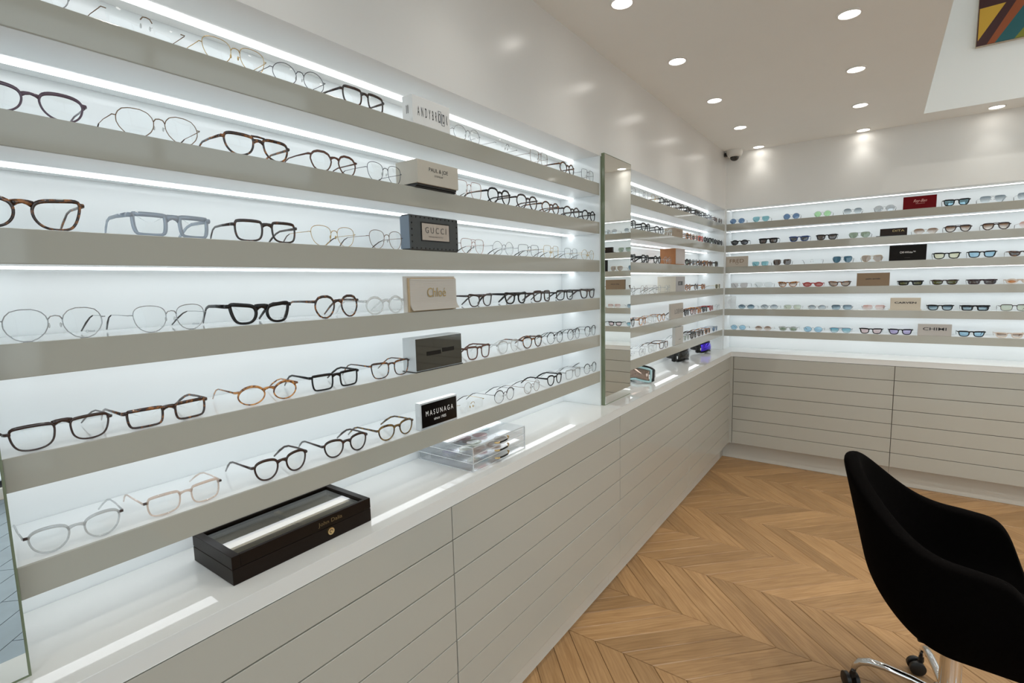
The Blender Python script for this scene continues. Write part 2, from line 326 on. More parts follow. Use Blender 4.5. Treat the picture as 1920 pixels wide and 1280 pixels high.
# ------------------------------------------------------------------ chevron oak floor
def floor():
    fl = struct(MB().box(-0.2, XR+0.12, YF-0.05, YB+0.1, -0.03, -0.006).build('floor', M['subfloor']))
    CW, PW, Y0, X0 = 0.3765, 0.1272, 1.797, 0.157
    def plank_mesh(sgn):
        g, h = 0.0008, 0.0016
        def para(ins, z):
            e = ins*1.4
            return [(ins if 0 else e, ins, z), (PW-e, ins, z), (PW-e+sgn*(CW-2*ins) if 0 else PW-e+sgn*CW-sgn*ins, CW-ins, z), (e+sgn*CW-sgn*ins, CW-ins, z)]
        lo = para(g, -0.006); mid = para(g, -h); top = para(g+h, 0.0)
        v = lo+mid+top; f = [(8, 9, 10, 11)]
        for a in (0, 4):
            for j in range(4): f.append((a+j, a+(j+1) % 4, a+4+(j+1) % 4, a+4+j))
        return v, f
    def uvs(v, sgn):
        d = Vector((sgn, 1)).normalized(); n = Vector((-d.y, d.x))
        return [(v[0]*d.x+v[1]*d.y, v[0]*n.x+v[1]*n.y)][0]
    shared = {}
    for sgn in (1, -1):
        v, f = plank_mesh(sgn); me = bpy.data.meshes.new('plank'); me.from_pydata(v, [], f); me.materials.append(M['oak'])
        ul = me.uv_layers.new(name='UVMap')
        for lp in me.loops: ul.data[lp.index].uv = uvs(v[lp.vertex_index], sgn)
        me.attributes.new('tone', 'FLOAT', 'FACE'); me.update(); shared[sgn] = me
    cells = []
    r0 = int(math.floor((YF-Y0)/CW)); r1 = int(math.ceil((YK+0.02-Y0)/CW))
    for r in range(r0, r1):
        sgn = 1 if r % 2 == 0 else -1
        xb = X0 + (0 if sgn == 1 else CW)
        for k in range(-8, 40):
            x = xb + k*PW; x = X0 % PW + k*PW + (0 if sgn == 1 else (CW % PW))
            cx = x+PW/2+sgn*CW/2; cyy = Y0+(r+0.5)*CW
            if cx < -0.30 or cx > XR+0.3: continue
            d = Vector((cx, cyy, 0))-CAM; fz = d.dot(Fv)
            vis = False
            if fz > 0.3:
                px = 960+F_PX*d.dot(Rv)/fz; py = 640-F_PX*d.dot(Uv)/fz
                vis = -100 < px < 2150 and py < 1480 and cx > 0.02
            cells.append(((0 if vis else 1), fz if fz > 0 else 50-fz, x, Y0+r*CW, sgn, cx))
    cells.sort()
    rest = MB(); uvr = []; tone = []
    for i, (vis, dz, x, y, sgn, cx) in enumerate(cells):
        inside = cx > 0.25 and cx < XR-0.3 and y > YF and y+CW < YK
        if i < 300:
            o = bpy.data.objects.new('plank', shared[sgn]); C.objects.link(o); o.parent = fl; o.location = (x, y, 0.0)
        else:
            v, f = plank_mesh(sgn); ox = random.random()*9
            rest.add([(a+x, b+y, c) for a, b, c in v], f); tone += [random.random()]*len(f)
            uvr += [(uvs(q, sgn)[0]+ox, uvs(q, sgn)[1]) for q in v]
    if rest.v:
        o = rest.build('planks', M['oak'], fl); me = o.data; ul = me.uv_layers.new(name='UVMap')
        for lp in me.loops: ul.data[lp.index].uv = uvr[lp.vertex_index]
        at = me.attributes.new('tone', 'FLOAT', 'FACE'); at.data.foreach_set('value', tone); o['kind'] = 'stuff'
floor()

def added_mirror_floor():
    x0, x1, y0, y1 = 1.55, XR-0.01, YF+0.02, 1.15  # added floor zone; its blue stands for daylight seen in the side mirror
    ef = struct(MB().box(x0, x1, y0, y1, -0.005, 0.0015).build('floor', pmat('added_floor_base', (.05, .06, .07), .7)))
    dayblue = pmat('daylight_blue_planks', (.15, .19, .225), .35, noise=.25, nscale=8); mb = MB(); w_ = .14
    d = Vector((1, 1, 0)).normalized(); n = Vector((-1, 1, 0)).normalized(); c0 = Vector(((x0+x1)/2, (y0+y1)/2, 0))
    k = -20
    def clip(poly):
        for ax, lim, sg in ((0, x0+.01, 1), (0, x1-.01, -1), (1, y0+.01, 1), (1, y1-.01, -1)):
            out = []
            for i in range(len(poly)):
                a, b = poly[i-1], poly[i]; fa, fb = sg*(a[ax]-lim), sg*(b[ax]-lim)
                if (fa < 0) != (fb < 0): t = fa/(fa-fb); out.append(a+(b-a)*t)
                if fb >= 0: out.append(b)
            poly = out
            if len(poly) < 3: return []
        return poly
    for k in range(-20, 21):
        for j in range(-5, 6):
            o = c0+n*(k*w_)+d*((j+.37*(k % 3))*.9)
            p = clip([o+d*.002+n*.002, o+d*.898+n*.002, o+d*.898+n*(w_-.002), o+d*.002+n*(w_-.002)])
            if p:
                m = len(p); mb.add([(q.x, q.y, .0015) for q in p]+[(q.x, q.y, .004) for q in p], [tuple(range(m, 2*m))]+[(i, (i+1) % m, m+(i+1) % m, m+i) for i in range(m)])
    o = mb.build('planks', dayblue, ef); o['kind'] = 'stuff'
added_mirror_floor()

# ------------------------------------------------------------------ counter: cabinets and worktop
def cabinets():
    g = 0.0016
    seams = [-1.316, -0.146, 1.024, 2.194, 3.296, 4.372]
    names = ['drawer cabinet behind the small side mirror end, nearest the shop front', 'drawer cabinet under the black wooden case', 'drawer cabinet under the clear acrylic organizer',
             'drawer cabinet under the tall mirror', 'drawer cabinet in the inner corner, below the goggles']
    for k in range(5):
        y0, y1 = seams[k], seams[k+1]
        e = empty('drawer_cabinet', (0, (y0+y1)/2, 0), 0, 'white gloss handleless '+names[k], 'cabinet', 'drawer cabinets')
        yc = (y0+y1)/2; a, b = y0-yc, y1-yc
        MB().box(-0.19, XC-0.020, a+0.001, b-0.001, ZWB-7*DD, ZWB).build('carcass', M['carcass'], e)
        MB().box(-0.19, XK, a+0.0005, b-0.0005, 0, ZWB-7*DD).build('plinth', M['plinth'], e)
        for i in range(7):
            z1 = ZWB-i*DD; z0 = z1-DD; j = random.uniform(-0.0004, 0.0006) + (0.0012 if (k == 2 and i >= 4) else 0)
            MB().box(XC-0.019, XC+j-0.0006, a+g, b-g, z0+g, z1-(g if i else 0.003), 0.0012).build('drawer', M['drawer'], e)
    xs = [0.118, 1.174, 2.232, 3.29, 4.15]
    nm = ['in the inner corner, under the flower logo panel', 'behind the black swivel chair', 'out beyond the chair toward the window', 'at the shop window end of the back wall']
    for k in range(4):
        x0, x1 = xs[k], xs[k+1]; xc = (x0+x1)/2; a, b = x0-xc, x1-xc
        e = empty('drawer_cabinet', (xc, 0, 0), 0, 'white handleless back wall drawer cabinet '+nm[k], 'cabinet', 'drawer cabinets')
        MB().box(a+0.001, b-0.001, YC+0.020, YB+0.19, ZWB-7*DD, ZWB).build('carcass', M['carcass'], e)
        MB().box(a+(0.0005 if k else -0.13), b-0.0005, YK, YB+0.19, 0, ZWB-7*DD).build('plinth', M['plinth'], e)
        for i in range(7):
            z1 = ZWB-i*DD; z0 = z1-DD; j = random.uniform(-0.0004, 0.0006)
            MB().box(a+g, b-g, YC+0.0006+j, YC+0.019, z0+g, z1-(g if i else 0.003), 0.0012).build('drawer', M['drawer'], e)
    # corner filler
    struct(MB().box(XK-0.06, XK, seams[-1]+0.0005, YK-0.0005, 0, ZWB-7*DD).box(XC-0.08, XC-0.0006, seams[-1]+0.0015, YC+0.02, ZWB-7*DD, ZWB-0.001).box(XC-0.02, xs[0]-0.0015, YC+0.0006, YC+0.02, ZWB-7*DD, ZWB-0.001).build('trim_2', M['drawer']))
    # L-shaped worktop
    bm = bmesh.new()
    o = [(-ND, YF+0.02), (XC, YF+0.02), (XC, YC), (XR-0.02, YC), (XR-0.02, YB+ND), (-ND, YB+ND)]
    lo = [bm.verts.new((x, y, ZWB)) for x, y in o]; hi = [bm.verts.new((x, y, ZW)) for x, y in o]
    bm.faces.new(hi); bm.faces.new(lo[::-1])
    for i in range(6): bm.faces.new((lo[i], lo[(i+1) % 6], hi[(i+1) % 6], hi[i]))
    bmesh.ops.bevel(bm, geom=[e for e in bm.edges], offset=0.0018, segments=2, profile=0.5, affect='EDGES')
    me = bpy.data.meshes.new('worktop'); bm.to_mesh(me); bm.free(); me.materials.append(M['worktop'])
    wt = bpy.data.objects.new('worktop', me); C.objects.link(wt)
    tag(wt, 'L-shaped glossy white worktop running over all the drawer cabinets', 'worktop')
cabinets()

# ------------------------------------------------------------------ shelves with light strips
def shelves():
    hgt = ['top', 'second', 'third', 'fourth', 'fifth', 'lowest']
    for i in range(6):
        z1, z0 = ZT[i], ZT[i]-TH
        for bay, y0, y1 in (('the near bay with the dark wooden case', YL, YM0-0.009), ('the far bay between tall mirror and corner', YM1+0.009, YB-0.0005)):
            e = empty('display_shelf', (0, y0, z0), 0, 'glossy white wall shelf, %s one of %s' % (hgt[i], bay), 'shelf', 'wall display shelves')
            MB().box(-ND+0.0005, -0.0045, 0, y1-y0, 0, TH-0.0004).build('board', M['niche'], e)
            MB().box(-0.0045, 0.0, 0, y1-y0, 0, TH, 0.0012).build('shaded_front', M['shaded_lacquer'], e)
            MB().box(-0.165, -0.133, 0.004, y1-y0-(0.004 if y0 < 1 else 0.02), -0.002, 0.001).build('light_strip', M['led'], e)
        e = empty('display_shelf', (0.0, YB, z0), 0, 'glossy white wall shelf, %s one of the back wall sunglasses display' % hgt[i], 'shelf', 'wall display shelves')
        MB().box(0.0125, XR-0.01, 0.0045, ND-0.0005, 0, TH-0.0004).build('board', M['niche'], e)
        MB().box(0.0125, XR-0.01, 0.0, 0.0045, 0, TH, 0.0012).build('shaded_front', M['shaded_lacquer'], e)
        MB().box(0.02, XR-0.1, 0.125, 0.157, -0.002, 0.001).build('light_strip', M['led'], e)
shelves()

# ------------------------------------------------------------------ mirrors
def mirrors():
    for y0, y1, lab in ((2.195, 2.503, 'tall narrow frameless wall mirror standing between the two shelf bays'), (-0.42, 0.1468, 'wide frameless mirror at the near end of the shelves')):
        m = MB().box(-0.003, 0.0175, y0, y1, ZW, ZM).build('wall_mirror', M['glassedge']); tag(m, lab, 'mirror')
        MB().box(0.0175, 0.0185, y0+0.0035, y1-0.0035, ZW+0.004, ZM-0.0035).build('mirror_face', M['mirror'], m)
mirrors()

# ------------------------------------------------------------------ ceiling downlights, camera dome, painting
def downlights():
    rows = [(0.25, 'in the row along the left-side header', [1.17, 0.52, -0.14, -0.8]), (0.918, 'in the middle row over the aisle', [1.17, 0.52, -0.14, -0.8])]
    spots = []
    for x, nm in ((0.25, 'row along the shelf wall'), (0.918, 'row over the aisle')):
        ys = [4.44, 3.80, 3.145, 2.487, 1.86 if x < 0.5 else 1.83, 1.18, 0.52, -0.14, -0.8]
        for k, y in enumerate(ys): spots.append((x, y, 'round recessed ceiling downlight, %s from the back wall in the %s' % (ORD[k], nm)))
    for k, x in enumerate((1.594, 2.26, 2.93, 3.6)): spots.append((x, 4.40, 'round recessed ceiling downlight beside the raised ceiling edge, %s from the corner camera' % ORD[k+2]))
    for k, (x, y) in enumerate([(a, b) for a in (1.9, 2.7, 3.5) for b in (3.1, 2.4, 1.5)]):  # added lamps out of view, brighten the back drawers and chair
        spots.append((x, y, 'added unseen fill downlight in the raised ceiling over the shop floor'))
    for x, y, lab in spots:
        hi = x > 1.3 and y < 4.3
        e = empty('downlight', (x, y, RZ if hi else ZC), 0, lab, 'downlight', 'ceiling downlights')
        MB().lathe([(0.036, -0.0005), (0.044, -0.0005), (0.045, -0.003), (0.037, -0.005), (0.036, -0.002)], 28, cap=False).build('ring', M['lampring'], e, True)
        MB().lathe([(0.0, -0.0015), (0.0365, -0.0015)], 28, cap=False).build('lens', M['lamp'], e)
        ld = bpy.data.lights.new('downlight_beam', 'SPOT'); ld.energy = SPOT_W*(2.6 if hi else 0.065 if y > 4.3 else 0.13 if x < 0.5 else 0.52); ld.spot_size = math.radians(94 if y > 4.3 else 112); ld.spot_blend = 1.0; ld.shadow_soft_size = 0.03; ld.color = (1.0, 0.975, 0.915)
        lo = bpy.data.objects.new('downlight_beam', ld); C.objects.link(lo); lo.parent = e; lo.location = (0, 0, -0.012)
downlights()

def dome_camera():
    e = empty('security_camera', (0.078, 4.432, ZC), 0, 'small white dome security camera on the ceiling in the corner', 'camera')
    MB().lathe([(0.060, 0.0), (0.061, -0.008), (0.058, -0.030), (0.048, -0.048), (0.034, -0.052), (0.0, -0.052)], 28).build('housing', pmat('white_plastic', (0.72, 0.70, 0.66), 0.35), e, True)
    MB().lathe([(0.033, -0.050), (0.033, -0.058), (0.028, -0.070), (0.018, -0.079), (0.0, -0.083)], 24).build('dome', pmat('smoked_dome', (0.03, 0.025, 0.02), 0.1), e, 'all')
    MB().box(-0.075, -0.048, -0.015, 0.015, -0.04, -0.012, 0.003).build('bracket', M['castor'], e)
dome_camera()

def painting():
    x0, z0, yy = 1.461, 2.842, RY1-0.031
    e = empty('painting', (x0, yy, z0), 0, 'colourful abstract canvas on the raised wall near the ceiling', 'painting')
    W_, H_ = 1.05, 0.80
    MB().box(0, W_, 0.001, 0.030, 0, H_).build('canvas', pmat('canvas', (0.55, 0.48, 0.38), 0.8), e)
    cols = [(0.045, 0.006, 0.006), (0.62, 0.36, 0.03), (0.30, 0.065, 0.01), (0.006, 0.10, 0.11), (0.20, 0.20, 0.01)]
    pm = [pmat('paint_%d' % i, c, 0.45) for i, c in enumerate(cols)]
    def poly(pts, k, d): MB().add([(a, 0.0008-d, b) for a, b in pts], [tuple(range(len(pts)))[::-1]]).build('colour_field', pm[k], e)
    poly([(0, 0), (W_, 0), (W_, H_), (0, H_)], 0, 0.0)
    poly([(0.006, 0.03), (0.118, 0.213), (0.005, 0.21)], 1, 0.0004)
    poly([(0.047, 0.002), (0.082, 0.002), (0.56, 0.74), (0.45, 0.74)], 2, 0.0004)
    poly([(0.082, 0.002), (0.165, 0.002), (0.70, 0.74), (0.56, 0.74)], 3, 0.0004)
    poly([(0.165, 0.002), (W_-0.2, 0.002), (W_-0.1, 0.5), (0.52, 0.49)], 4, 0.0004)
painting()

# ------------------------------------------------------------------ eyewear
SH = dict(
    panto=[(-1,.25),(-.85,.80),(-.3,1.02),(.5,1.02),(.95,.75),(1.02,.2),(.82,-.55),(.35,-1.0),(-.35,-1.0),(-.85,-.5)],
    square=[(-.98, .85), (-.6, 1), (.6, 1), (1, .85), (1, -.35), (.72, -1), (-.55, -1), (-.95, -.45)],
    rect=[(-1,.85),(-.8,1),(.85,1),(1,.9),(.98,-.3),(.82,-.9),(.5,-1),(-.55,-1),(-.85,-.85),(-.98,-.3)],
    flattop=[(-.97,.8),(-.7,1),(.7,1),(1,.8),(1,.1),(.8,-.7),(.4,-1),(-.4,-1),(-.85,-.6),(-.97,.1)],
    wayfarer=[(-.98,.6),(-.75,.95),(.3,1),(1.0,1.0),(1.02,.4),(.88,-.5),(.55,-1),(-.50,-1),(-.92,-.5)],
    cateye=[(-.98,.35),(-.7,.82),(.2,.95),(1.06,1.05),(1.04,.3),(.80,-.6),(.45,-1),(-.45,-1),(-.92,-.45)],
    aviator=[(-.95,.6),(-.8,.95),(.3,1),(.9,.9),(1.02,.3),(.85,-.5),(.4,-1),(-.25,-1),(-.82,-.45)],
    hex=[(-.60, 1), (.55, 1), (1, .30), (.78, -.6), (.40, -1), (-.45, -1), (-.85, -.45), (-1, .25)],
    oct=[(-.55, 1), (.55, 1), (1, .48), (1, -.3), (.45, -1), (-.35, -1), (-.92, -.35), (-1, .42)],
    oval=[(math.cos(a*PI/6), math.sin(a*PI/6)) for a in range(12)],
    round=[(math.cos(a*PI/6), math.sin(a*PI/6)) for a in range(12)])
SHW = dict(panto='panto', square='square', rect='rectangular', flattop='flat-topped', wayfarer='tapered', cateye='cat-eye', aviator='aviator', hex='geometric', oct='octagonal', oval='oval', round='round')
PX_, PY_, PZ_ = Vector((1, 0, 0)), Vector((0, 1, 0)), Vector((0, 0, 1)); demoink = pmat('demo_ink', (.16, .17, .20), .5)
_oc = {}
def outline(shape, n):
    k = (shape, n)
    if k in _oc: return _oc[k]
    p = SH[shape]
    for _ in range(1 if shape in ('hex', 'oct') else 2 if shape == 'aviator' else 3):
        q = []
        for i in range(len(p)):
            a, b = p[i], p[(i+1) % len(p)]
            q += [(a[0]*.75+b[0]*.25, a[1]*.75+b[1]*.25), (a[0]*.25+b[0]*.75, a[1]*.25+b[1]*.75)]
        p = q
    L = [0]
    for i in range(len(p)): a, b = p[i], p[(i+1) % len(p)]; L.append(L[-1]+math.hypot(a[0]-b[0], a[1]-b[1]))
    out = []; j = 0
    for s in range(n):
        t = L[-1]*s/n
        while L[j+1] < t: j += 1
        f = (t-L[j])/(L[j+1]-L[j]); a, b = p[j], p[(j+1) % len(p)]; out.append((a[0]+(b[0]-a[0])*f, a[1]+(b[1]-a[1])*f))
    xs = [a for a, b in out]; ys = [b for a, b in out]
    x0, x1, y0, y1 = min(xs), max(xs), min(ys), max(ys)
    out = [((a-x0)/(x1-x0)-.5, (b-y0)/(y1-y0)) for a, b in out]
    ar = sum(out[i][0]*out[(i+1) % n][1]-out[(i+1) % n][0]*out[i][1] for i in range(n))
    if ar < 0: out.reverse()
    _oc[k] = out; return out

def glasses(loc, rz, W, h, shape, rim, col, lens, label, group, cat='glasses', n=36, name='eyeglasses', dbl=0.0175, tcol=None, tilt=0.0, demo=None):
    """Front faces local -Y, temples run to +Y, lens bottoms rest on z = 0."""
    e = empty(name, loc, rz, label, cat, group)
    if tilt: e.rotation_euler = (tilt, 0, rz)
    fm = M[col]; tm = M[tcol or col]; lm = L_[lens]
    t = {'thick': 0.0052 if name != 'sunglasses' else 0.0072, 'acetate': 0.0040 if name != 'sunglasses' else 0.0058, 'thin': 0.0029, 'wire': 0.0008, 'brow': 0.0008, 'rimless': 0.0}[rim]
    ep = 0.0045 if rim in ('thick', 'acetate', 'thin') else 0.0055
    wl = (W-dbl-2*ep)/2; ol = outline(shape, n); d = 0.0042 if rim == 'thick' else 0.0034
    cxl = dbl/2+wl/2
    bend = lambda x: 1.1*x*x
    fr = MB(); zt = h*(0.74 if rim in ('acetate', 'thick', 'thin', 'brow') else 0.66)
    if shape in ('cateye', 'wayfarer', 'rect') and rim != 'wire': zt = h*0.84
    for s in (1, -1):
        outer = [(s*cxl+s*a*wl, b*h) for a, b in ol]
        if s < 0: outer.reverse()
        nn = len(outer); nrm = []
        for i in range(nn):
            a, b = outer[i-1], outer[(i+1) % nn]; dx, dz = b[0]-a[0], b[1]-a[1]; l = math.hypot(dx, dz) or 1
            nrm.append((dz/l, -dx/l))
        inner = [(p[0]-q[0]*t*((1+(.9 if rim == 'thin' else .6)*max(0, q[1]))+(.25 if rim == 'thick' else 0)*abs(q[0])), p[1]-q[1]*t*(1+(.9 if rim == 'thin' else .6)*max(0, q[1]))) for p, q in zip(outer, nrm)]
        if rim in ('thick', 'acetate', 'thin'):
            vs = []
            for p, q in zip(outer, inner):
                y = bend(p[0])
                for f, yy in ((0, .0010), (.22, 0), (.78, 0), (1, .0010), (1, d-.001), (.78, d), (.22, d), (0, d-.001)):
                    vs.append((q[0]+(p[0]-q[0])*f, y+yy, q[1]+(p[1]-q[1])*f))
            fs = [(i*8+j, i*8+(j+1) % 8, ((i+1) % nn)*8+(j+1) % 8, ((i+1) % nn)*8+j) for i in range(nn) for j in range(8)]
            fr.add(vs, fs)
        elif rim in ('wire', 'brow'):
            fr.tube([(p[0], bend(p[0])+.001, p[1]) for p in outer], t, 6, closed=True, up=(0, 1, 0))
            if rim == 'brow':
                idx = [i for i in range(nn) if outer[i][1] > h*0.56]
                st = next(i for i in idx if (i-1) % nn not in idx); ch = [(st+k) % nn for k in range(len(idx))]
                bw = MB(); m = len(ch)
                bw.tube([(outer[i][0], bend(outer[i][0])+.0012, outer[i][1]) for i in ch], [(.0020*(0.45+.55*math.sin(PI*min(1, (k+.6)/(m*.9+.6)))), .0018) for k in range(m)], 6, up=(0, 1, 0))
                bw.build('browline', tm if col in ('gold', 'silver') else fm, e, 'all')
        # endpiece
        epm = MB()
        if rim in ('thick', 'acetate', 'thin'):
            hh = .0042 if rim == 'thick' else (.0034 if rim == 'acetate' else .0026)
            fr.tube([(s*(cxl+wl*.44), bend(W*.42)+.0018, zt), (s*(W/2-.0012), bend(W/2)+.0016, zt), (s*(W/2+.0006), bend(W/2)+.006, zt)], [(hh, .0018), (hh, .0018), (hh, .0014)], 8, up=(0, 1, 0.01))
        else:
            (fr if rim != 'rimless' else epm).tube([(s*(cxl+wl*(.495 if rim != 'rimless' else .46)), bend(W*.46)+.001, zt), (s*(W/2-.0005), bend(W/2)+.001, zt+.0005), (s*(W/2+.0003), bend(W/2)+.006, zt)], .0009, 6)
        if col in ('smoke', 'peach') and rim == 'thin': epm.tube([(s*(W/2-.0065), bend(W/2)+.0012, zt), (s*(W/2+.0002), bend(W/2)+.0014, zt)], [(.0027, .0022), (.0027, .0022)], 8, up=(0, 1, .01))
        if epm.v: epm.build('endpiece', fm if rim == 'rimless' else M['dbrown'], e, 'all')
        # lens
        lo = inner if t else outer
        cxm = s*cxl; cz = h/2; y0 = .0016
        vs = [(cxm, bend(cxm)+y0-.0012, cz)]+[(cxm+(p[0]-cxm)*.55, bend(cxm+(p[0]-cxm)*.55)+y0-.0008, cz+(p[1]-cz)*.55) for p in lo]+[(p[0], bend(p[0])+y0, p[1]) for p in lo]
        fs = [(0, 1+i, 1+(i+1) % nn) for i in range(nn)]+[(1+i, 1+nn+i, 1+nn+(i+1) % nn, 1+(i+1) % nn) for i in range(nn)]
        MB().add(vs, fs).build('lens', lm, e, 'all')
        # temple
        yb = bend(W/2)+.006; x = s*W/2
        path = [(x, yb, zt), (x+s*.0012, .050, zt+.0008), (x+s*.0002, .084, zt+.0004), (x-s*.0012, .100, zt-.004), (x-s*.004, .117, zt*.58), (x-s*.008, .138, .0032)]
        if rim in ('thick', 'acetate', 'thin'):
            a = {'thick': .0042, 'acetate': .0031, 'thin': .0021}[rim]
            MB().tube(path, [(.0014, a), (.0013, a*.85), (.0013, a*.8), (.0014, a*.85), (.0015, a), (.0012, a*.7)], 8, up=(0, .3, 1)).build('temple', tm, e, 'all')
        else:
            tp = MB().tube(path[:3]+[path[3]], .0007, 6).build('temple', fm if col != 'black' else M['gunmetal'], e, 'all')
            MB().tube([path[2], path[3], path[4], path[5]], [.0009, .0014, .0017, .0013], 6).build('temple_tip', M['dbrown'] if col in ('gold', 'rose', 'bronze') else M['black'], tp, 'all')
    if demo: text(demo, (cxl+wl*.16, bend(cxl)+.0004, h*.20), PX_, PZ_, .0125, .0038, demoink, e, 'demo_print')
    # bridge
    zb = h*{'flattop': .90, 'aviator': .74, 'rect': .80, 'wayfarer': .80, 'cateye': .76, 'square': .76}.get(shape, .71); x = dbl/2+.0016
    if rim in ('thick', 'acetate', 'thin'):
        r = {'thick': .0050, 'acetate': .0036, 'thin': .0026}[rim]*(1.35 if shape == 'flattop' else 1)
        fr.tube([(-x-.0015, .0020, zb-.001), (-x*.6, .0014, zb+.0016), (0, .0010, zb+.0026), (x*.6, .0014, zb+.0016), (x+.0015, .0020, zb-.001)], [(r*1.5, .0018), (r*1.12, .0017), (r*.9, .0016), (r*1.12, .0017), (r*1.5, .0018)], 8, up=(0, 1, 0.01))
        if shape == 'aviator': fr.tube([(-x-.004, .002, h*.95), (0, .001, h*.965), (x+.004, .002, h*.95)], [(.0022, .0016)]*3, 8, up=(0, 1, 0.01))
    else:
        bz = MB().tube([(-x+.0012, .001, zb-.003), (-x*.55, 0, zb+.0022), (0, -.0004, zb+.0034), (x*.55, 0, zb+.0022), (x-.0012, .001, zb-.003)], .0010, 6)
        if shape == 'aviator': bz.tube([(-x-.002, .001, h*.93), (0, .0, h*.95), (x+.002, .001, h*.93)], .0009, 6)
        bz.build('bridge', fm if col != 'black' else M['gunmetal'], e, 'all')
        for s in (1, -1):
            MB().ball((s*.0072, .0062, h*.46), .0016, .0026, .0044, 8, 6).tube([(s*.0072, .0062, h*.47), (s*.009, .0035, h*.50), (s*(dbl/2+.0006), .0012, h*.48)], .0005, 5).build('nose_pad', M['crystal'] if col != 'gold' else M['gold'], e, 'all')
    if fr.v: fr.build('front_frame', fm, e, 'all')
    return e

WORD = dict(wire='thin', acetate='', thin='slim', thick='chunky', brow='browline', rimless='rimless')
def look(col, rim, shape):
    a = WORD[rim]; return ' '.join(x for x in (a, PHR[col], SHW[shape]) if x)

NEAR = [
 [(.238, .132, 44, 'round', 'wire', 'silver'), (.407, .130, 45, 'round', 'rimless', 'bronze'), (.562, .132, 46, 'panto', 'wire', 'gold'), (.704, .132, 44, 'round', 'wire', 'gunmetal'), (.883, .140, 45, 'square', 'acetate', 'dtort'), 0,
  (1.282, .134, 45, 'round', 'wire', 'silver'), (1.494, .138, 46, 'hex', 'rimless', 'silver'), (1.703, .130, 52, 'square', 'wire', 'bronze'), (1.921, .135, 47, 'round', 'acetate', 'tort'), (2.102, .122, 47, 'square', 'wire', 'gunmetal')],
 [(.237, .141, 45, 'panto', 'thin', 'purple'), (.412, .139, 48, 'oct', 'wire', 'bronze'), (.596, .149, 47, 'aviator', 'acetate', 'tort'), (.783, .138, 48, 'hex', 'thin', 'brown'), (.938, .127, 48, 'panto', 'wire', 'gunmetal'), 0,
  (1.279, .135, 53, 'square', 'wire', 'rose'), (1.444, .138, 53, 'oct', 'acetate', 'black'), (1.617, .142, 53, 'oct', 'acetate', 'dbrown'), (1.784, .139, 47, 'round', 'acetate', 'tort'), (1.956, .140, 47, 'round', 'acetate', 'dtort'), (2.112, .130, 47, 'round', 'acetate', 'black')],
 [(.212, .157, 53, 'cateye', 'acetate', 'tort'), (.419, .141, 43, 'rect', 'thick', 'bluegrey'), (.601, .143, 47, 'square', 'acetate', 'dtort'), (.768, .131, 47, 'panto', 'wire', 'gold'), (.931, .123, 48, 'panto', 'wire', 'bronze'), 0,
  (1.292, .132, 47, 'aviator', 'wire', 'rose'), (1.458, .126, 47, 'round', 'wire', 'silver'), (1.62, .140, 44, 'square', 'wire', 'gunmetal'), (1.783, .132, 48, 'square', 'wire', 'gold'), (1.945, .130, 44, 'square', 'wire', 'silver'), (2.10, .128, 44, 'round', 'wire', 'gold')],
 [(.234, .133, 50, 'oct', 'wire', 'silver'), (.401, .131, 48, 'panto', 'wire', 'silver'), (.575, .142, 47, 'cateye', 'thick', 'black'), (.767, .135, 56, 'oct', 'acetate', 'tort'), (.918, .137, 49, 'round', 'acetate', 'crystal'), 0,
  (1.325, .138, 44, 'cateye', 'acetate', 'dtort'), (1.529, .139, 44, 'cateye', 'thick', 'black'), (1.71, .136, 46, 'square', 'thick', 'dbrown'), (1.89, .142, 44, 'square', 'acetate', 'black'), (2.099, .146, 45, 'cateye', 'thick', 'dtort')],
 [(.227, .139, 43, 'flattop', 'thin', 'dbrown'), (.382, .144, 37, 'rect', 'acetate', 'tort'), (.578, .141, 43, 'oval', 'thin', 'amber'), (.75, .138, 41, 'rect', 'acetate', 'black'), (.926, .141, 45, 'wayfarer', 'thin', 'tort'), 0,
  (1.307, .129, 46, 'wayfarer', 'acetate', 'brown'), (1.477, .131, 46, 'panto', 'thin', 'crystal'), (1.635, .135, 46, 'panto', 'acetate', 'tort'), (1.803, .129, 45, 'round', 'brow', 'black'), (1.961, .122, 45, 'round', 'brow', 'dtort'), (2.12, .124, 45, 'panto', 'brow', 'black')],
 [(.229, .131, 45, 'panto', 'thin', 'smoke'), (.396, .138, 42, 'square', 'thin', 'peach'), (.595, .135, 49, 'panto', 'acetate', 'dbrown'), (.768, .132, 47, 'panto', 'acetate', 'dtort'), (.935, .137, 45, 'panto', 'acetate', 'olive'), 0,
  (1.262, .126, 40, 'rect', 'rimless', 'gold'), (1.444, .129, 45, 'round', 'brow', 'dtort'), (1.623, .118, 43, 'round', 'wire', 'bronze'), (1.796, .125, 45, 'panto', 'acetate', 'black'), (1.956, .138, 45, 'square', 'acetate', 'smoke'), (2.118, .130, 45, 'round', 'brow', 'black')]]
BOXN = ['white lettered box', 'overhanging beige box', 'studded slate box', 'ribbed cream box', 'dark mirrored box', 'black acrylic plaque']
for i, row in enumerate(NEAR):
    k = row.index(0)
    for j, g in enumerate(row):
        if not g: continue
        y, W, h, shp, rim, col = g
        pos = '%s pair from the %s, %s tall mirror' % (ORD[abs(j-k)-1], BOXN[i], 'toward' if j > k else 'away from')
        ln = 'cl'
        glasses((-0.0155, y, ZT[i]+.0003), PI/2+random.uniform(-.05, .05), W, h/1000, shp, rim, col, ln, '%s eyeglasses, %s' % (look(col, rim, shp), pos), 'eyeglasses on the near bay shelves', n=40, demo='Chlo\u00e9' if i == 3 and j < 5 else None)
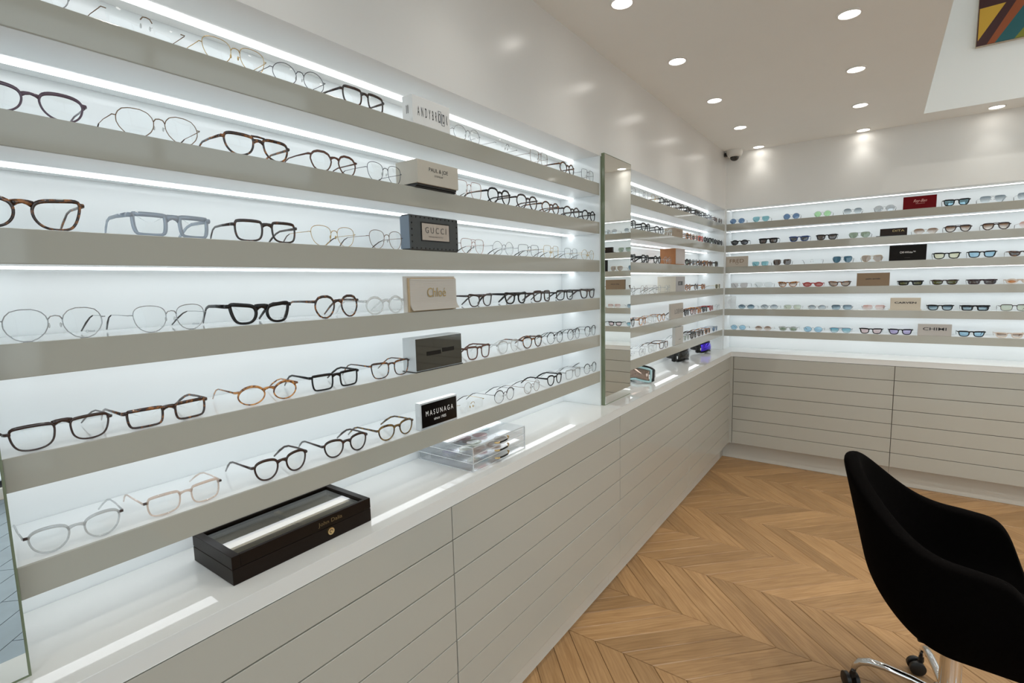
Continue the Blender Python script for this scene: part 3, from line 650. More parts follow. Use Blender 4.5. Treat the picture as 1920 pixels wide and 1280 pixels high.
FAR = [
 [(2.60, .125, 44, 'round', 'wire', 'silver'), (2.771, .135, 45, 'square', 'wire', 'silver'), (2.944, .125, 44, 'panto', 'wire', 'gold'), (3.098, .138, 46, 'round', 'acetate', 'black'), (3.25, .126, 46, 'panto', 'acetate', 'black'), (3.408, .138, 46, 'square', 'acetate', 'dbrown'),
  (3.60, .138, 46, 'round', 'thick', 'black', 'grey'), (3.80, .140, 44, 'wayfarer', 'thick', 'black', 'grey'), (3.955, .120, 44, 'square', 'acetate', 'black'), (4.12, .140, 44, 'round', 'acetate', 'bluegrey'), (4.29, .12, 42, 'round', 'acetate', 'brown', 'brown'), (4.43, .12, 42, 'round', 'wire', 'bronze', 'brown')],
 [(2.594, .125, 48, 'square', 'acetate', 'black'), (2.807, .137, 48, 'panto', 'thick', 'black'), (3.02, .130, 46, 'panto', 'acetate', 'black'), (3.178, .138, 44, 'square', 'acetate', 'crystal'), 0,
  (3.60, .132, 46, 'round', 'acetate', 'amber', 'brown'), (3.745, .130, 46, 'oval', 'acetate', 'peach', 'brown'), (3.89, .132, 44, 'square', 'thick', 'coral', 'brown'), (4.035, .130, 46, 'round', 'acetate', 'black', 'grey'), (4.18, .130, 46, 'square', 'thick', 'black', 'green'), (4.32, .125, 44, 'oval', 'acetate', 'black', 'grey'), (4.44, .12, 44, 'round', 'acetate', 'black', 'grey')],
 [(2.603, .125, 46, 'cateye', 'thick', 'black'), (2.801, .126, 46, 'square', 'thick', 'black'), (2.993, .126, 46, 'round', 'thick', 'black'), (3.170, .120, 46, 'oval', 'wire', 'silver'), 0,
  (3.60, .135, 44, 'round', 'thick', 'black', 'green'), (3.745, .13, 44, 'square', 'acetate', 'smoke', 'grey'), (3.89, .128, 44, 'round', 'acetate', 'tort', 'brown'), (4.035, .131, 44, 'square', 'thick', 'amber', 'brown'), (4.18, .126, 44, 'oval', 'acetate', 'tort', 'brown'), (4.35, .135, 44, 'square', 'acetate', 'black', 'grey')],
 [(2.60, .125, 46, 'round', 'wire', 'silver'), (2.784, .128, 48, 'round', 'wire', 'bronze'), (2.988, .126, 46, 'panto', 'wire', 'silver'), (3.175, .122, 44, 'square', 'wire', 'silver'), 0,
  (3.60, .128, 46, 'round', 'acetate', 'amber', 'brown fade'), (3.80, .140, 46, 'round', 'acetate', 'dtort', 'brown fade'), (3.98, .138, 42, 'square', 'acetate', 'amber', 'orange'), (4.40, .130, 34, 'rect', 'wire', 'gold', 'olive')],
 [(2.594, .126, 48, 'round', 'acetate', 'black'), (2.765, .126, 44, 'square', 'acetate', 'amber'), (2.915, .123, 44, 'rect', 'thin', 'crystal'), (3.07, .13, 46, 'panto', 'acetate', 'amber'), 0,
  (3.575, .128, 44, 'round', 'acetate', 'black', 'grey'), (3.735, .130, 46, 'panto', 'acetate', 'brown', 'pink fade'), (3.888, .12, 44, 'rect', 'acetate', 'amber', 'orange'), (4.03, .125, 44, 'square', 'acetate', 'black', 'grey'), (4.22, .135, 44, 'round', 'thick', 'red', 'rosered'), (4.40, .13, 44, 'round', 'wire', 'silver')],
 [(2.595, .12, 40, 'oval', 'rimless', 'silver'), (2.765, .125, 42, 'round', 'wire', 'silver'), (2.925, .125, 44, 'rect', 'thin', 'crystal'), (3.12, .14, 42, 'rect', 'acetate', 'tort'), 0,
  (3.58, .125, 46, 'wayfarer', 'thick', 'smoke', 'green'), (3.75, .138, 46, 'square', 'thick', 'black', 'brown'), (3.93, .138, 44, 'wayfarer', 'acetate', 'tort', 'brown'), (4.12, .135, 44, 'square', 'acetate', 'amber', 'brown'), (4.34, .135, 42, 'oval', 'acetate', 'bluegrey', 'blue')]]
for i, row in enumerate(FAR):
    q = 0
    for g in row:
        if not g: continue
        y, W, h, shp, rim, col = g[:6]; ln = g[6] if len(g) > 6 else 'cl'
        kd = 'eyeglasses' if ln == 'cl' else 'sunglasses'
        glasses((-0.0155, y, ZT[i]+.0003), PI/2+random.uniform(-.08, .08), W, h/1000, shp, rim, col, ln, '%s %s, %s past the tall mirror, %s shelf down' % (look(col, rim, shp), kd, ORD[q], ORD[i]), 'eyewear on the far bay shelves', n=24, name=kd)
        q += 1
BACK = [
 [(.091, .122, 42, 'round', 'wire', 'silver', 'blue'), (.267, .130, 42, 'aviator', 'rimless', 'silver', 'teal'), (.482, .120, 44, 'round', 'wire', 'silver', 'blue'), (.688, .118, 42, 'round', 'wire', 'silver', 'lime'), (.876, .120, 42, 'panto', 'rimless', 'silver', 'grey fade'), (1.062, .128, 42, 'hex', 'wire', 'silver', 'silver'),
  (1.448, .140, 44, 'wayfarer', 'acetate', 'black', 'mirrored'), (1.624, .134, 44, 'aviator', 'rimless', 'silver', 'grey fade'), (1.800, .134, 46, 'aviator', 'rimless', 'silver', 'grey fade')],
 [(.113, .138, 42, 'oval', 'acetate', 'black', 'grey'), (.325, .140, 42, 'rect', 'thick', 'black', 'brown'), (.540, .140, 42, 'wayfarer', 'acetate', 'navy', 'grey'), (.722, .140, 42, 'wayfarer', 'acetate', 'black', 'brown'), (.924, .138, 42, 'aviator', 'wire', 'silver', 'green'),
  (1.299, .140, 38, 'panto', 'rimless', 'gold', 'brown fade'), (1.465, .142, 46, 'aviator', 'acetate', 'dtort', 'brown fade'), (1.650, .140, 46, 'aviator', 'acetate', 'dbrown', 'brown fade'), (1.82, .135, 42, 'panto', 'rimless', 'rose', 'pink fade')],
 [(.272, .130, 34, 'rect', 'wire', 'silver', 'teal'), (.429, .135, 44, 'square', 'wire', 'silver', 'brown'), (.632, .137, 36, 'rect', 'rimless', 'silver', 'cl'), (.827, .132, 48, 'aviator', 'wire', 'silver', 'petrol'), (1.006, .133, 46, 'aviator', 'wire', 'gold', 'tan'),
  (1.417, .146, 44, 'wayfarer', 'acetate', 'black', 'yellow'), (1.593, .144, 44, 'wayfarer', 'acetate', 'black', 'skyblue'), (1.783, .136, 36, 'cateye', 'acetate', 'tort', 'brown')],
 [(.118, .140, 40, 'rect', 'rimless', 'silver', 'sand'), (.300, .140, 42, 'square', 'rimless', 'silver', 'pale'), (.474, .142, 44, 'cateye', 'acetate', 'amber', 'brown fade'), (.645, .142, 36, 'oval', 'acetate', 'red', 'rosered'), (.817, .144, 40, 'cateye', 'acetate', 'tort', 'tan'),
  (1.234, .144, 34, 'rect', 'thick', 'black', 'olive'), (1.417, .145, 36, 'wayfarer', 'acetate', 'dbrown', 'olive'), (1.604, .148, 34, 'rect', 'thick', 'plum', 'brown'), (1.782, .138, 34, 'oval', 'thick', 'cream', 'orange')],
 [(.177, .134, 36, 'oval', 'wire', 'gunmetal', 'blue fade'), (.348, .132, 36, 'oval', 'wire', 'gunmetal', 'grey fade'), (.512, .128, 34, 'square', 'wire', 'silver', 'sage'), (.678, .128, 34, 'oval', 'wire', 'bronze', 'grey fade'), (.837, .136, 36, 'square', 'wire', 'gunmetal', 'blue fade'), (1.033, .142, 36, 'square', 'rimless', 'rose', 'pink fade'),
  (1.402, .144, 40, 'wayfarer', 'acetate', 'black', 'blue fade'), (1.580, .147, 38, 'rect', 'thick', 'black', 'blue fade'), (1.769, .142, 44, 'square', 'thin', 'dbrown', 'sage')],
 [(.119, .126, 40, 'round', 'wire', 'gunmetal', 'skyblue'), (.308, .128, 36, 'oval', 'wire', 'rose', 'brown fade'), (.488, .137, 40, 'round', 'acetate', 'smoke', 'green'), (.658, .134, 42, 'round', 'wire', 'gunmetal', 'skyblue'), (.836, .143, 40, 'aviator', 'thin', 'bluegrey', 'teal fade'), (1.023, .141, 42, 'wayfarer', 'acetate', 'black', 'pink'), (1.195, .140, 42, 'wayfarer', 'acetate', 'black', 'lilac'),
  (1.572, .142, 40, 'wayfarer', 'acetate', 'black', 'skyblue'), (1.755, .140, 36, 'wayfarer', 'acetate', 'cream', 'brown fade')]]
for i, row in enumerate(BACK):
    for q, g in enumerate(row):
        x, W, h, shp, rim, col, ln = g
        kd = 'spectacles' if ln == 'cl' else 'sunglasses'
        lw = '' if ln == 'cl' else ', %s lenses' % ln
        glasses((x, YB+.0155, ZT[i]+.0003), random.uniform(-.06, .06), W, h/1000, shp, rim, col, ln, '%s %s%s, %s from corner, %s back shelf' % (look(col, rim, shp), kd, lw, ORD[q], 'lowest' if i == 5 else ORD[i]), 'sunglasses on the back wall', n=28, name='sunglasses')

# ------------------------------------------------------------------ lettered display boxes
PX_, PY_, PZ_ = Vector((1, 0, 0)), Vector((0, 1, 0)), Vector((0, 0, 1))
ink = pmat('dark_ink', (0.02, 0.018, 0.018), 0.4); greyink = pmat('grey_ink', (0.10, 0.09, 0.085), 0.5); foil = pmat('gold_foil', (0.50, 0.36, 0.16), 0.35, 0.8); whiteink = pmat('white_ink', (0.85, 0.84, 0.82), 0.5); bronzeink = pmat('bronze_ink', (0.22, 0.13, 0.07), 0.45, 0.4)
def lbox(name, y0, y1, z, h, d, mat, label, x1=0.0, c=0.0015):
    """box on a left-wall shelf: front face at x1, facing +X."""
    e = empty(name, (x1, (y0+y1)/2, z+.0002), 0, label, 'box', 'lettered display boxes'); hw = (y1-y0)/2
    MB().box(-d, 0, -hw, hw, 0, h, c).build('body', mat, e)
    return e, hw
def ltext(e, s, yc, zc, wd, ht, mat, x=0.0, **k): return text(s, (x, yc, zc), PY_, PZ_, wd, ht, mat, e, **k)
def boxes_left():
    e, hw = lbox('display_box', 1.031, 1.182, ZT[0], .076, .040, pmat('white_card', (.80, .79, .77), .5), 'white card box with tall thin dark letters on the top shelf', x1=-.001)
    ltext(e, 'A  N  D  Y  B  R  O  O  K', .004, .036, .122, .026, ink)
    mg = MB()
    for yc, zc in ((.0315, .039), (.0452, .033)):
        for ya, yb2, za, zb2 in ((yc-.006, yc-.005, zc-.016, zc+.016), (yc+.005, yc+.006, zc-.016, zc+.016), (yc-.006, yc+.006, zc+.015, zc+.016), (yc-.006, yc+.006, zc-.016, zc-.015)): mg.box(0, .0007, ya, yb2, za, zb2)
    mg.build('monogram', pmat('blue_grey_ink', (.10, .11, .14), .5), e)
    text('II', (-.020, -hw, .038), PX_, PZ_, .008, .022, greyink, e)
    e, hw = lbox('display_box', 1.023, 1.191, ZT[1], .004, .075, M['castor'], 'beige box with small dark lettering overhanging the second shelf edge', x1=.004, c=.0005)
    MB().box(-.075, .012, -hw, hw, .010, .074, .0012).build('lid', pmat('beige_card', (.56, .51, .43), .55), e)
    MB().box(-.070, .006, -hw+.004, hw-.004, .004, .010).build('base', M['castor'], e)
    ltext(e, 'PAUL & JOE', .0, .050, .078, .014, ink, x=.012); ltext(e, 'EYEWEAR', .0, .036, .034, .005, ink, x=.012)
    slate = pmat('slate_leather', (.050, .055, .056), .45, bump=.1, nscale=300)
    e, hw = lbox('display_box', .998, 1.199, ZT[2], .098, .036, slate, 'slate grey box with black studs and a beige name plate', x1=.002, c=.004)
    MB().box(-.0365, -.001, -hw-.0012, -hw, .004, .094).build('side_panel', pmat('blue_grey_leather', (.20, .25, .31), .5), e)
    MB().box(0, .0012, -.058, .060, .026, .080).build('plate_rim', M['black'], e)
    MB().box(0, .0018, -.0545, .0565, .0295, .0765).build('name_plate', pmat('plate_metal', (.50, .43, .37), .35, .3), e)
    ltext(e, 'G U C C I', .001, .058, .086, .017, greyink, x=.0019); ltext(e, 'EYEWEAR MADE IN ITALY', .001, .0395, .060, .004, greyink, x=.0019)
    st = MB()
    for k in range(12):
        for zz in (.006, .092): st.ball((.0005, -hw+.008+k*(2*hw-.016)/11, zz), .0012, .0024, .0024, 8, 4)
    for k in range(1, 5):
        for yy in (-hw+.008, hw-.008): st.ball((.0005, yy, .006+k*.0172), .0012, .0024, .0024, 8, 4)
    s_o = st.build('stud', M['black'], e); s_o['kind'] = 'stuff'
    # folded ribbed panel
    e = empty('display_box', (0.0, (.992+1.193)/2, ZT[3]+.0002), 0, 'cream ribbed folded panel box with gold lettering on the fourth shelf', 'box', 'lettered display boxes'); hw = .1005
    oakm = pmat('light_wood', (.55, .40, .24), .5, noise=.1, nscale=60); crm = pmat('cream_ribbed_card', (.60, .55, .49), .55)
    MB().box(-.030, -.016, -hw, hw, 0, .101).build('back_panel', crm, e); MB().box(-.016, -.011, -hw+.004, hw-.002, 0, .096).build('inner_panel', oakm, e)
    pr = []; nst = 22
    for k in range(nst+1):
        z = .090*(1-k/nst)+.004; x = -.010+(.012*((k/nst-.72)/.28)**2 if k/nst > .72 else 0); pr.append((x, z))
    rb = MB()
    for k in range(nst):
        (xa, za), (xb, zb) = pr[k], pr[k+1]
        rb.add([(xa, -hw+.008, za-.0004), (xa, hw, za-.0004), (xb+.0012, hw, zb), (xb+.0012, -hw+.008, zb), (xa-.003, -hw+.008, za-.0004), (xa-.003, hw, za-.0004), (xb-.002, hw, zb), (xb-.002, -hw+.008, zb)],
               [(0, 3, 2, 1), (4, 5, 6, 7), (0, 4, 7, 3), (1, 2, 6, 5), (0, 1, 5, 4), (3, 7, 6, 2)])
    rb.build('ribbed_flap', crm, e)
    ltext(e, 'Chlo\u00e9', .012, .054, .078, .027, foil, x=-.0085, lift=.0012)
    e, hw = lbox('display_box', 1.001, 1.199, ZT[4], .098, .052, pmat('pale_grey_card', (.66, .69, .70), .4), 'dark mirror-fronted box with pale sides on the fifth shelf', x1=-.001)
    MB().box(0, .0015, -hw+.002, hw-.002, .004, .096).build('mirror_front', pmat('dark_mirror', (.16, .165, .16), .04, 1.0), e)
    MB().box(.0015, .0022, -.055, .004, .044, .056).box(.0015, .0022, .010, .062, .048, .060).build('emblem_bar', M['black'], e)
    MB().box(-.054, .002, -hw-.002, hw+.002, -.0001, .0022).build('base', M['castor'], e)
    e = empty('display_plaque', (-.004, (1.018+1.169)/2, ZT[5]+.0002), 0, 'clear acrylic block with a black lettered face, on lowest shelf', 'plaque', 'lettered display boxes'); hw = .0755
    MB().box(-.022, -.001, -hw-.004, hw+.004, 0, .080, .001).build('acrylic_block', M['acredge'], e)
    MB().box(-.001, .0004, -hw+.001, hw-.001, .006, .075).build('black_face', M['black'], e)
    ltext(e, 'M A S U N A G A', .0, .046, .118, .0155, whiteink, x=.0004); ltext(e, 'since 1905', .0, .025, .052, .0085, whiteink, x=.0004)
    # far bay
    e, hw = lbox('display_box', 3.285, 3.469, ZT[1], .060, .06, pmat('tan_card', (.36, .28, .20), .55), 'small tan box, second shelf down beyond the tall mirror', x1=-.02)
    ltext(e, 'eyewear', 0, .042, .07, .012, bronzeink)
    e, hw = lbox('display_box', 3.262, 3.454, ZT[2], .102, .10, pmat('orange_wood', (.42, .17, .06), .45, noise=.15, nscale=30), 'orange-brown wooden box with pale metal front beyond the tall mirror', x1=.0)
    MB().box(0, .0015, -hw+.004, hw-.002, .004, .099).build('metal_front', pmat('champagne_metal', (.50, .42, .38), .3, .4), e)
    e, hw = lbox('display_box', 3.275, 3.462, ZT[3], .098, .12, pmat('ivory_card', (.66, .60, .50), .5), 'grey-fronted ivory box with a black square mark, fourth shelf down', x1=.0)
    MB().box(0, .0012, -hw+.001, hw-.001, .001, .097).build('grey_front', pmat('grey_card', (.42, .41, .41), .5), e)
    MB().box(.0012, .0018, -.048, .040, .040, .066).build('square_mark', ink, e); MB().box(.0018, .0022, -.030, -.024, .044, .062).box(.0018, .0022, -.010, -.004, .044, .062).box(.0018, .0022, -.03, -.004, .052, .055).build('mark_line', pmat('grey_card_mark', (.42, .41, .41), .5), e)
    e, hw = lbox('display_box', 3.19, 3.436, ZT[4], .098, .014, pmat('stone_card', (.46, .42, .37), .55), 'stone-coloured panel with large dark letters, fifth shelf down', x1=.0)
    ltext(e, 'LOEWE', .03, .046, .165, .030, greyink)
    e, hw = lbox('display_box', 3.277, 3.444, ZT[5], .115, .02, pmat('pale_stone_card', (.50, .49, .46), .55), 'plain pale grey panel with tiny dark lettering, lowest shelf beyond mirror', x1=.0)
    ltext(e, 'eyewear', .01, .030, .045, .010, greyink)
boxes_left()
def bbox_(name, x0, x1, z, h, d, mat, label, y=0.008, c=.0012):
    """box on a back-wall shelf: front face facing -Y."""
    e = empty(name, ((x0+x1)/2, YB+y, z+.0002), 0, label, 'box', 'lettered display boxes'); hw = (x1-x0)/2
    MB().box(-hw, hw, 0, d, 0, h, c).build('body', mat, e); return e, hw
def btext(e, s, xc, zc, wd, ht, mat, y=0.0, **k): return text(s, (xc, y, zc), PX_, PZ_, wd, ht, mat, e, **k)
def boxes_back():
    e, hw = bbox_('display_box', 1.166, 1.345, ZT[0], .084, .02, pmat('red_acrylic', (.14, .002, .005), .10, spec=.2), 'dark red glossy block with pale script on the top back shelf')
    btext(e, 'Ray-Ban', .003, .050, .070, .024, pmat('rose_ink', (.75, .38, .34), .4), slant=.35); btext(e, 'GENUINE SINCE 1937', .003, .034, .050, .004, pmat('rose_ink_small', (.75, .38, .34), .4))
    e, hw = bbox_('display_block', 1.045, 1.198, ZT[1], .052, .03, pmat('dark_block', (.022, .011, .006), .3, spec=.2), 'low dark brown block with gold letters on a black base strip')
    MB().box(-hw-.022, hw-.02, -.006, .034, -.0001, .004).build('base', M['black'], e)
    btext(e, 'DITA', .028, .034, .066, .014, foil)
    e, hw = bbox_('display_box', .013, .181, ZT[2], .083, .02, pmat('putty_card', (.54, .47, .39), .55), 'putty-coloured panel with bronze letters standing in the corner')
    btext(e, 'FRED', 0, .046, .108, .029, bronzeink); MB().tube([(-.012+.002*k, -.0005, .028-.010*math.sin(PI*k/14)) for k in range(15)], .0012, 5).build('flourish', bronzeink, e)
    e, hw = bbox_('display_box', 1.105, 1.310, ZT[2], .106, .03, pmat('black_card', (.008, .006, .005), .5, spec=.15), 'large black box with faint white lettering, third back shelf')
    btext(e, 'Off-White\u2122', .0, .056, .086, .014, whiteink); btext(e, 'EYEWEAR', 0, .018, .03, .004, greyink)
    e, hw = bbox_('display_box', .922, 1.116, ZT[3], .093, .03, pmat('brown_card', (.24, .165, .10), .55), 'plain brown box with small black lettering, fourth back shelf')
    btext(e, 'palm angels', .0, .050, .084, .013, ink, bold=.02)
    e, hw = bbox_('display_sign', .014, .098, ZT[4], .104, .006, seethrough('opal_acrylic', (.98, .98, .98), .75, body=(.88, .90, .90), g=.03), 'white panel with a round flower logo standing in the corner')
    fm_ = MB()
    for k in range(10):
        a = 2*PI*k/10
        fm_.tube([(.002+r*math.cos(a+.35*q)-0, -.0006, .056+r*math.sin(a+.35*q)) for q, r in ((0, .008), (.5, .016), (1, .023), (1.7, .024), (2.0, .018))], .0008, 5)
    fm_.build('flower_logo', pmat('logo_grey', (.42, .42, .42), .5), e)
    e, hw = bbox_('display_box', 1.128, 1.297, ZT[4]+.0075, .080, .025, pmat('sand_card', (.60, .54, .44), .55), 'sand-coloured box with bold wide letters on a thin plinth')
    MB().box(-hw-.008, hw+.006, -.006, .03, -.0076, 0).build('base', pmat('sand_base', (.62, .56, .46), .5), e)
    btext(e, 'CARVEN', .0, .046, .122, .013, ink, bold=.03); 
    e, hw = bbox_('display_box', 1.290, 1.470, ZT[5], .081, .02, pmat('warm_grey_card', (.47, .445, .42), .55), 'warm grey box with wide black letters on the lowest back shelf', y=.001)
    btext(e, 'CHIMI', .0, .048, .125, .020, ink, bold=.012)
boxes_back()

# ------------------------------------------------------------------ things on the worktop
def wooden_case():
    x0, x1, y0, y1, h = -.136, .040, .444, .786, .060
    e = empty('wooden_case', (0, y0, ZW+.0002), 0, 'long black wooden display case with a glass lid on the worktop', 'case')
    ebony = pmat('ebony_wood', (.012, .007, .0045), .35, spec=.12); L = y1-y0
    MB().box(x0, x1, 0, L, 0, .033, .0012).build('base', ebony, e)
    li = MB(); fw = .017
    li.box(x0, x1, 0, fw, .034, h, .001).box(x0, x1, L-fw, L, .034, h, .001).box(x0, x0+fw*.8, fw, L-fw, .034, h, .001).box(x1-fw*.55, x1, fw, L-fw, .034, h, .001)
    lid = li.build('lid', ebony, e)
    MB().box(x0+fw*.8, x1-fw*.55, fw, L-fw, h-.008, h-.005).build('lid_glass', seethrough('smoked_case_glass', (.78, .74, .64), g=.05), lid)
    MB().box(x0+.012, x1-.008, .012, L-.012, .033, .036).build('lining', pmat('taupe_lining', (.17, .145, .10), .8), e)
    MB().box(x0+.012, x1-.008, L*.52, L*.52+.012, .036, .046).build('divider', pmat('taupe_divider', (.20, .18, .15), .8), e)
    for xx in (.018, -.008, -.04): MB().box(xx, xx+.002, .02, L-.02, .036, .040).build('groove_line', pmat('taupe_line', (.22, .20, .16), .8), e)
    MB().tube([(x1, L*.655, .0225), (x1+.004, L*.655, .0225)], [.0095, .0085], 20).build('clasp', M['gold'], e, True)
    MB().tube([(x1+.0042, L*.655+.004*math.cos(a), .0225+.004*math.sin(a)) for a in [k*.6 for k in range(9)]], .0008, 5).build('clasp_mark', M['dbrown'], e)
    text('John Dalia', (x1, L*.66, .046), PY_, PZ_, .064, .012, pmat('dull_foil', (.24, .18, .09), .4, .7), e)
wooden_case()

def organizer():
    x0, x1, y0, y1 = -.195, .048, 1.180, 1.470
    e = empty('acrylic_organizer', (0, 0, ZW+.0002), 0, 'clear acrylic three-drawer organizer filled with tinted lenses on the worktop', 'organizer')
    t = .003; dz = .0262
    MB().box(x0, x0+t, y0, y1, 0, 3*dz+t).box(x0, x1, y0, y0+t, 0, 3*dz+t).box(x0, x1, y1-t, y1, 0, 3*dz+t).box(x0, x1, y0, y1, 3*dz, 3*dz+t).build('case', M['acrylic'], e)
    ed = MB()
    for k in range(4):
        z = k*dz
        ed.box(x1-.002, x1+.0005, y0, y1, z, z+.0022).box(x0, x1, y0-.0005, y0+.002, z, z+.0022)
    for yy in (y0, y1-.0025): ed.box(x1-.0022, x1+.0006, yy, yy+.0025, 0, 3*dz+t)
    ed.box(x0, x0+.002, y0, y0+.0025, 0, 3*dz+t); ed.build('edge', M['acredge'], e)
    for k in range(3):
        z = k*dz+.001
        d = MB().box(x0+.006, x1-.003, y0+.005, y1-.005, z, z+.002).box(x1-.004, x1-.001, y0+.004, y1-.004, z+.002, z+dz-.004).box(x0+.006, x1-.003, y0+.005, y0+.007, z, z+dz-.008).build('drawer', M['acrylic'], e)
        hz = z+dz*.52
        MB().tube([(x1, 1.292, hz), (x1+.011, 1.297, hz), (x1+.013, 1.32, hz), (x1+.012, 1.35, hz+.001), (x1+.004, 1.366, hz+.004), (x1, 1.362, hz+.006)], [.0028, .0036, .0026, .0024, .0024, .0026], 8).build('handle', M['gold'], d, True)
        MB().tube([(x1+.0125, 1.303, hz), (x1+.0137, 1.32, hz), (x1+.013, 1.345, hz+.0006)], .0029, 8).build('handle_grip', M['black'], d, True)
    # pairs of loose glasses lying in the drawers
    kinds = [('grey fade', 'silver', 'pale grey'), ('pink fade', 'gold', 'pale pink'), ('skyblue', 'silver', 'sky blue'), ('tan', 'bronze', 'tan'), ('lilac', 'silver', 'lilac'), ('brown', 'bronze', 'dark brown'), ('teal', 'silver', 'teal'), ('rosered', 'rose', 'rose red'), ('sage', 'gold', 'sage green')]
    nm = ['bottom', 'middle', 'top']
    for k in range(3):
        for j in range(3):
            ln, co, wn = kinds[k*3+j]
            g = empty('loose_lens_set', (-.132+.055*j, 1.252+.073*((j*2+k) % 3), ZW+k*dz+.0040), .5+j*.7, '%s tinted lens pair lying in the %s drawer of the acrylic organizer' % (wn, nm[k]), 'lens', 'loose lenses in the acrylic organizer')
            ol = outline('panto', 24)
            for s in (1, -1):
                vs = [(s*.032, 0, .004)]+[(s*.032+a*.054, (b-.5)*.048, .0065-.0045*((2*a)**2+(2*b-1)**2)**.5*.6+.0) for a, b in ol]
                MB().add(vs, [(0, 1+i, 1+(i+1) % 24) for i in range(24)]).build('lens', L_[ln], g, 'all')
                MB().tube([(p[0], p[1], p[2]) for p in vs[1:]], .0006, 5, closed=True).build('rim', M[co], g, 'all')
organizer()

def goggles(loc, rz, strap, frame, lensm, label, s=1.0, tilt=0.25):
    e = empty('ski_goggles', loc, rz, label, 'goggles', 'ski goggles')
    W, H, n = .165*s, .088*s, 20
    def sec(u, v):   # u -1..1 across, v 0..1 up
        a = u*1.05; x = W/2*math.sin(a)/math.sin(1.05); y = -.055*s*(math.cos(a)-math.cos(1.05))
        hh = H*(1-.18*u*u); z0 = .004+.010*s*(1-abs(u)) ** 2*(1 if v < .5 else 0)
        z = z0+hh*v; return (x, y-.010*math.sin(PI*v)+tilt*(z-.0)*0.35, z)
    def shell(u0, u1, v0, v1, off, nm, mat, m=8):
        vs = []; 
        for j in range(m+1):
            for i in range(n+1):
                p = sec(u0+(u1-u0)*i/n, v0+(v1-v0)*j/m); vs.append((p[0]*(1+off), p[1]-off*.06, p[2]))
        fs = [(j*(n+1)+i, j*(n+1)+i+1, (j+1)*(n+1)+i+1, (j+1)*(n+1)+i) for j in range(m) for i in range(n)]
        o = MB().add(vs, fs).build(nm, mat, e, 'all'); md = o.modifiers.new('s', 'SOLIDIFY'); md.thickness = .003; return o
    shell(-.9, .9, .12, .90, .02, 'lens', lensm)
    rim = [sec(u, 0.05) for u in [-1+2*k/16 for k in range(17)]]+[sec(u, .97) for u in [1-2*k/16 for k in range(17)]]
    MB().tube(rim, .0065*s, 8, closed=True).build('frame', frame, e, 'all')
    back = [(p[0]*.96, p[1]*.7+.030, p[2]) for p in rim]
    MB().tube(back, .008*s, 8, closed=True).add([q for a, b in zip(rim, back) for q in (a, b)], [(2*i, 2*i+1, (2*i+3) % 68, (2*i+2) % 68) for i in range(34)]).build('face_foam', M['castor'], e, 'all')
    st = MB(); pts = []
    for k in range(15):
        a = PI*k/14; pts.append((W/2*math.cos(a)*1.0, .012+.105*s*math.sin(a), H*.48))
    vs = []
    for p in pts: vs += [(p[0], p[1], p[2]-.019*s), (p[0], p[1], p[2]+.019*s)]
    o = st.add(vs, [(2*i, 2*i+2, 2*i+3, 2*i+1) for i in range(14)]).build('strap', strap, e, True); md = o.modifiers.new('s', 'SOLIDIFY'); md.thickness = .0025
    for sx in (1, -1): MB().box(sx*W/2-.003, sx*W/2+.003, .020, .036, H*.48-.022*s, H*.48+.022*s, .001).build('buckle', M['castor'], e)
    return e
goggles((-.070, 2.835, ZW+.003), math.radians(-14), pmat('grey_strap', (.50, .51, .52), .7), pmat('ice_blue_frame', (.45, .66, .68), .35), pmat('brown_mirror_lens', (.35, .25, .20), .08, .9), 'ski goggles with ice blue frame and brown mirrored lens beside tall mirror')
goggles((-.085, 3.70, ZW+.003), math.radians(78), M['castor'], M['black'], pmat('black_lens', (.02, .018, .014), .12, 0.2), 'all-black ski goggles on the worktop, middle of the three pairs')
goggles((-.070, 4.235, ZW+.003), math.radians(78), M['castor'], M['black'], pmat('violet_mirror_lens', (.10, .05, .75), .10, .9), 'ski goggles with violet blue mirrored lens, nearest the corner')

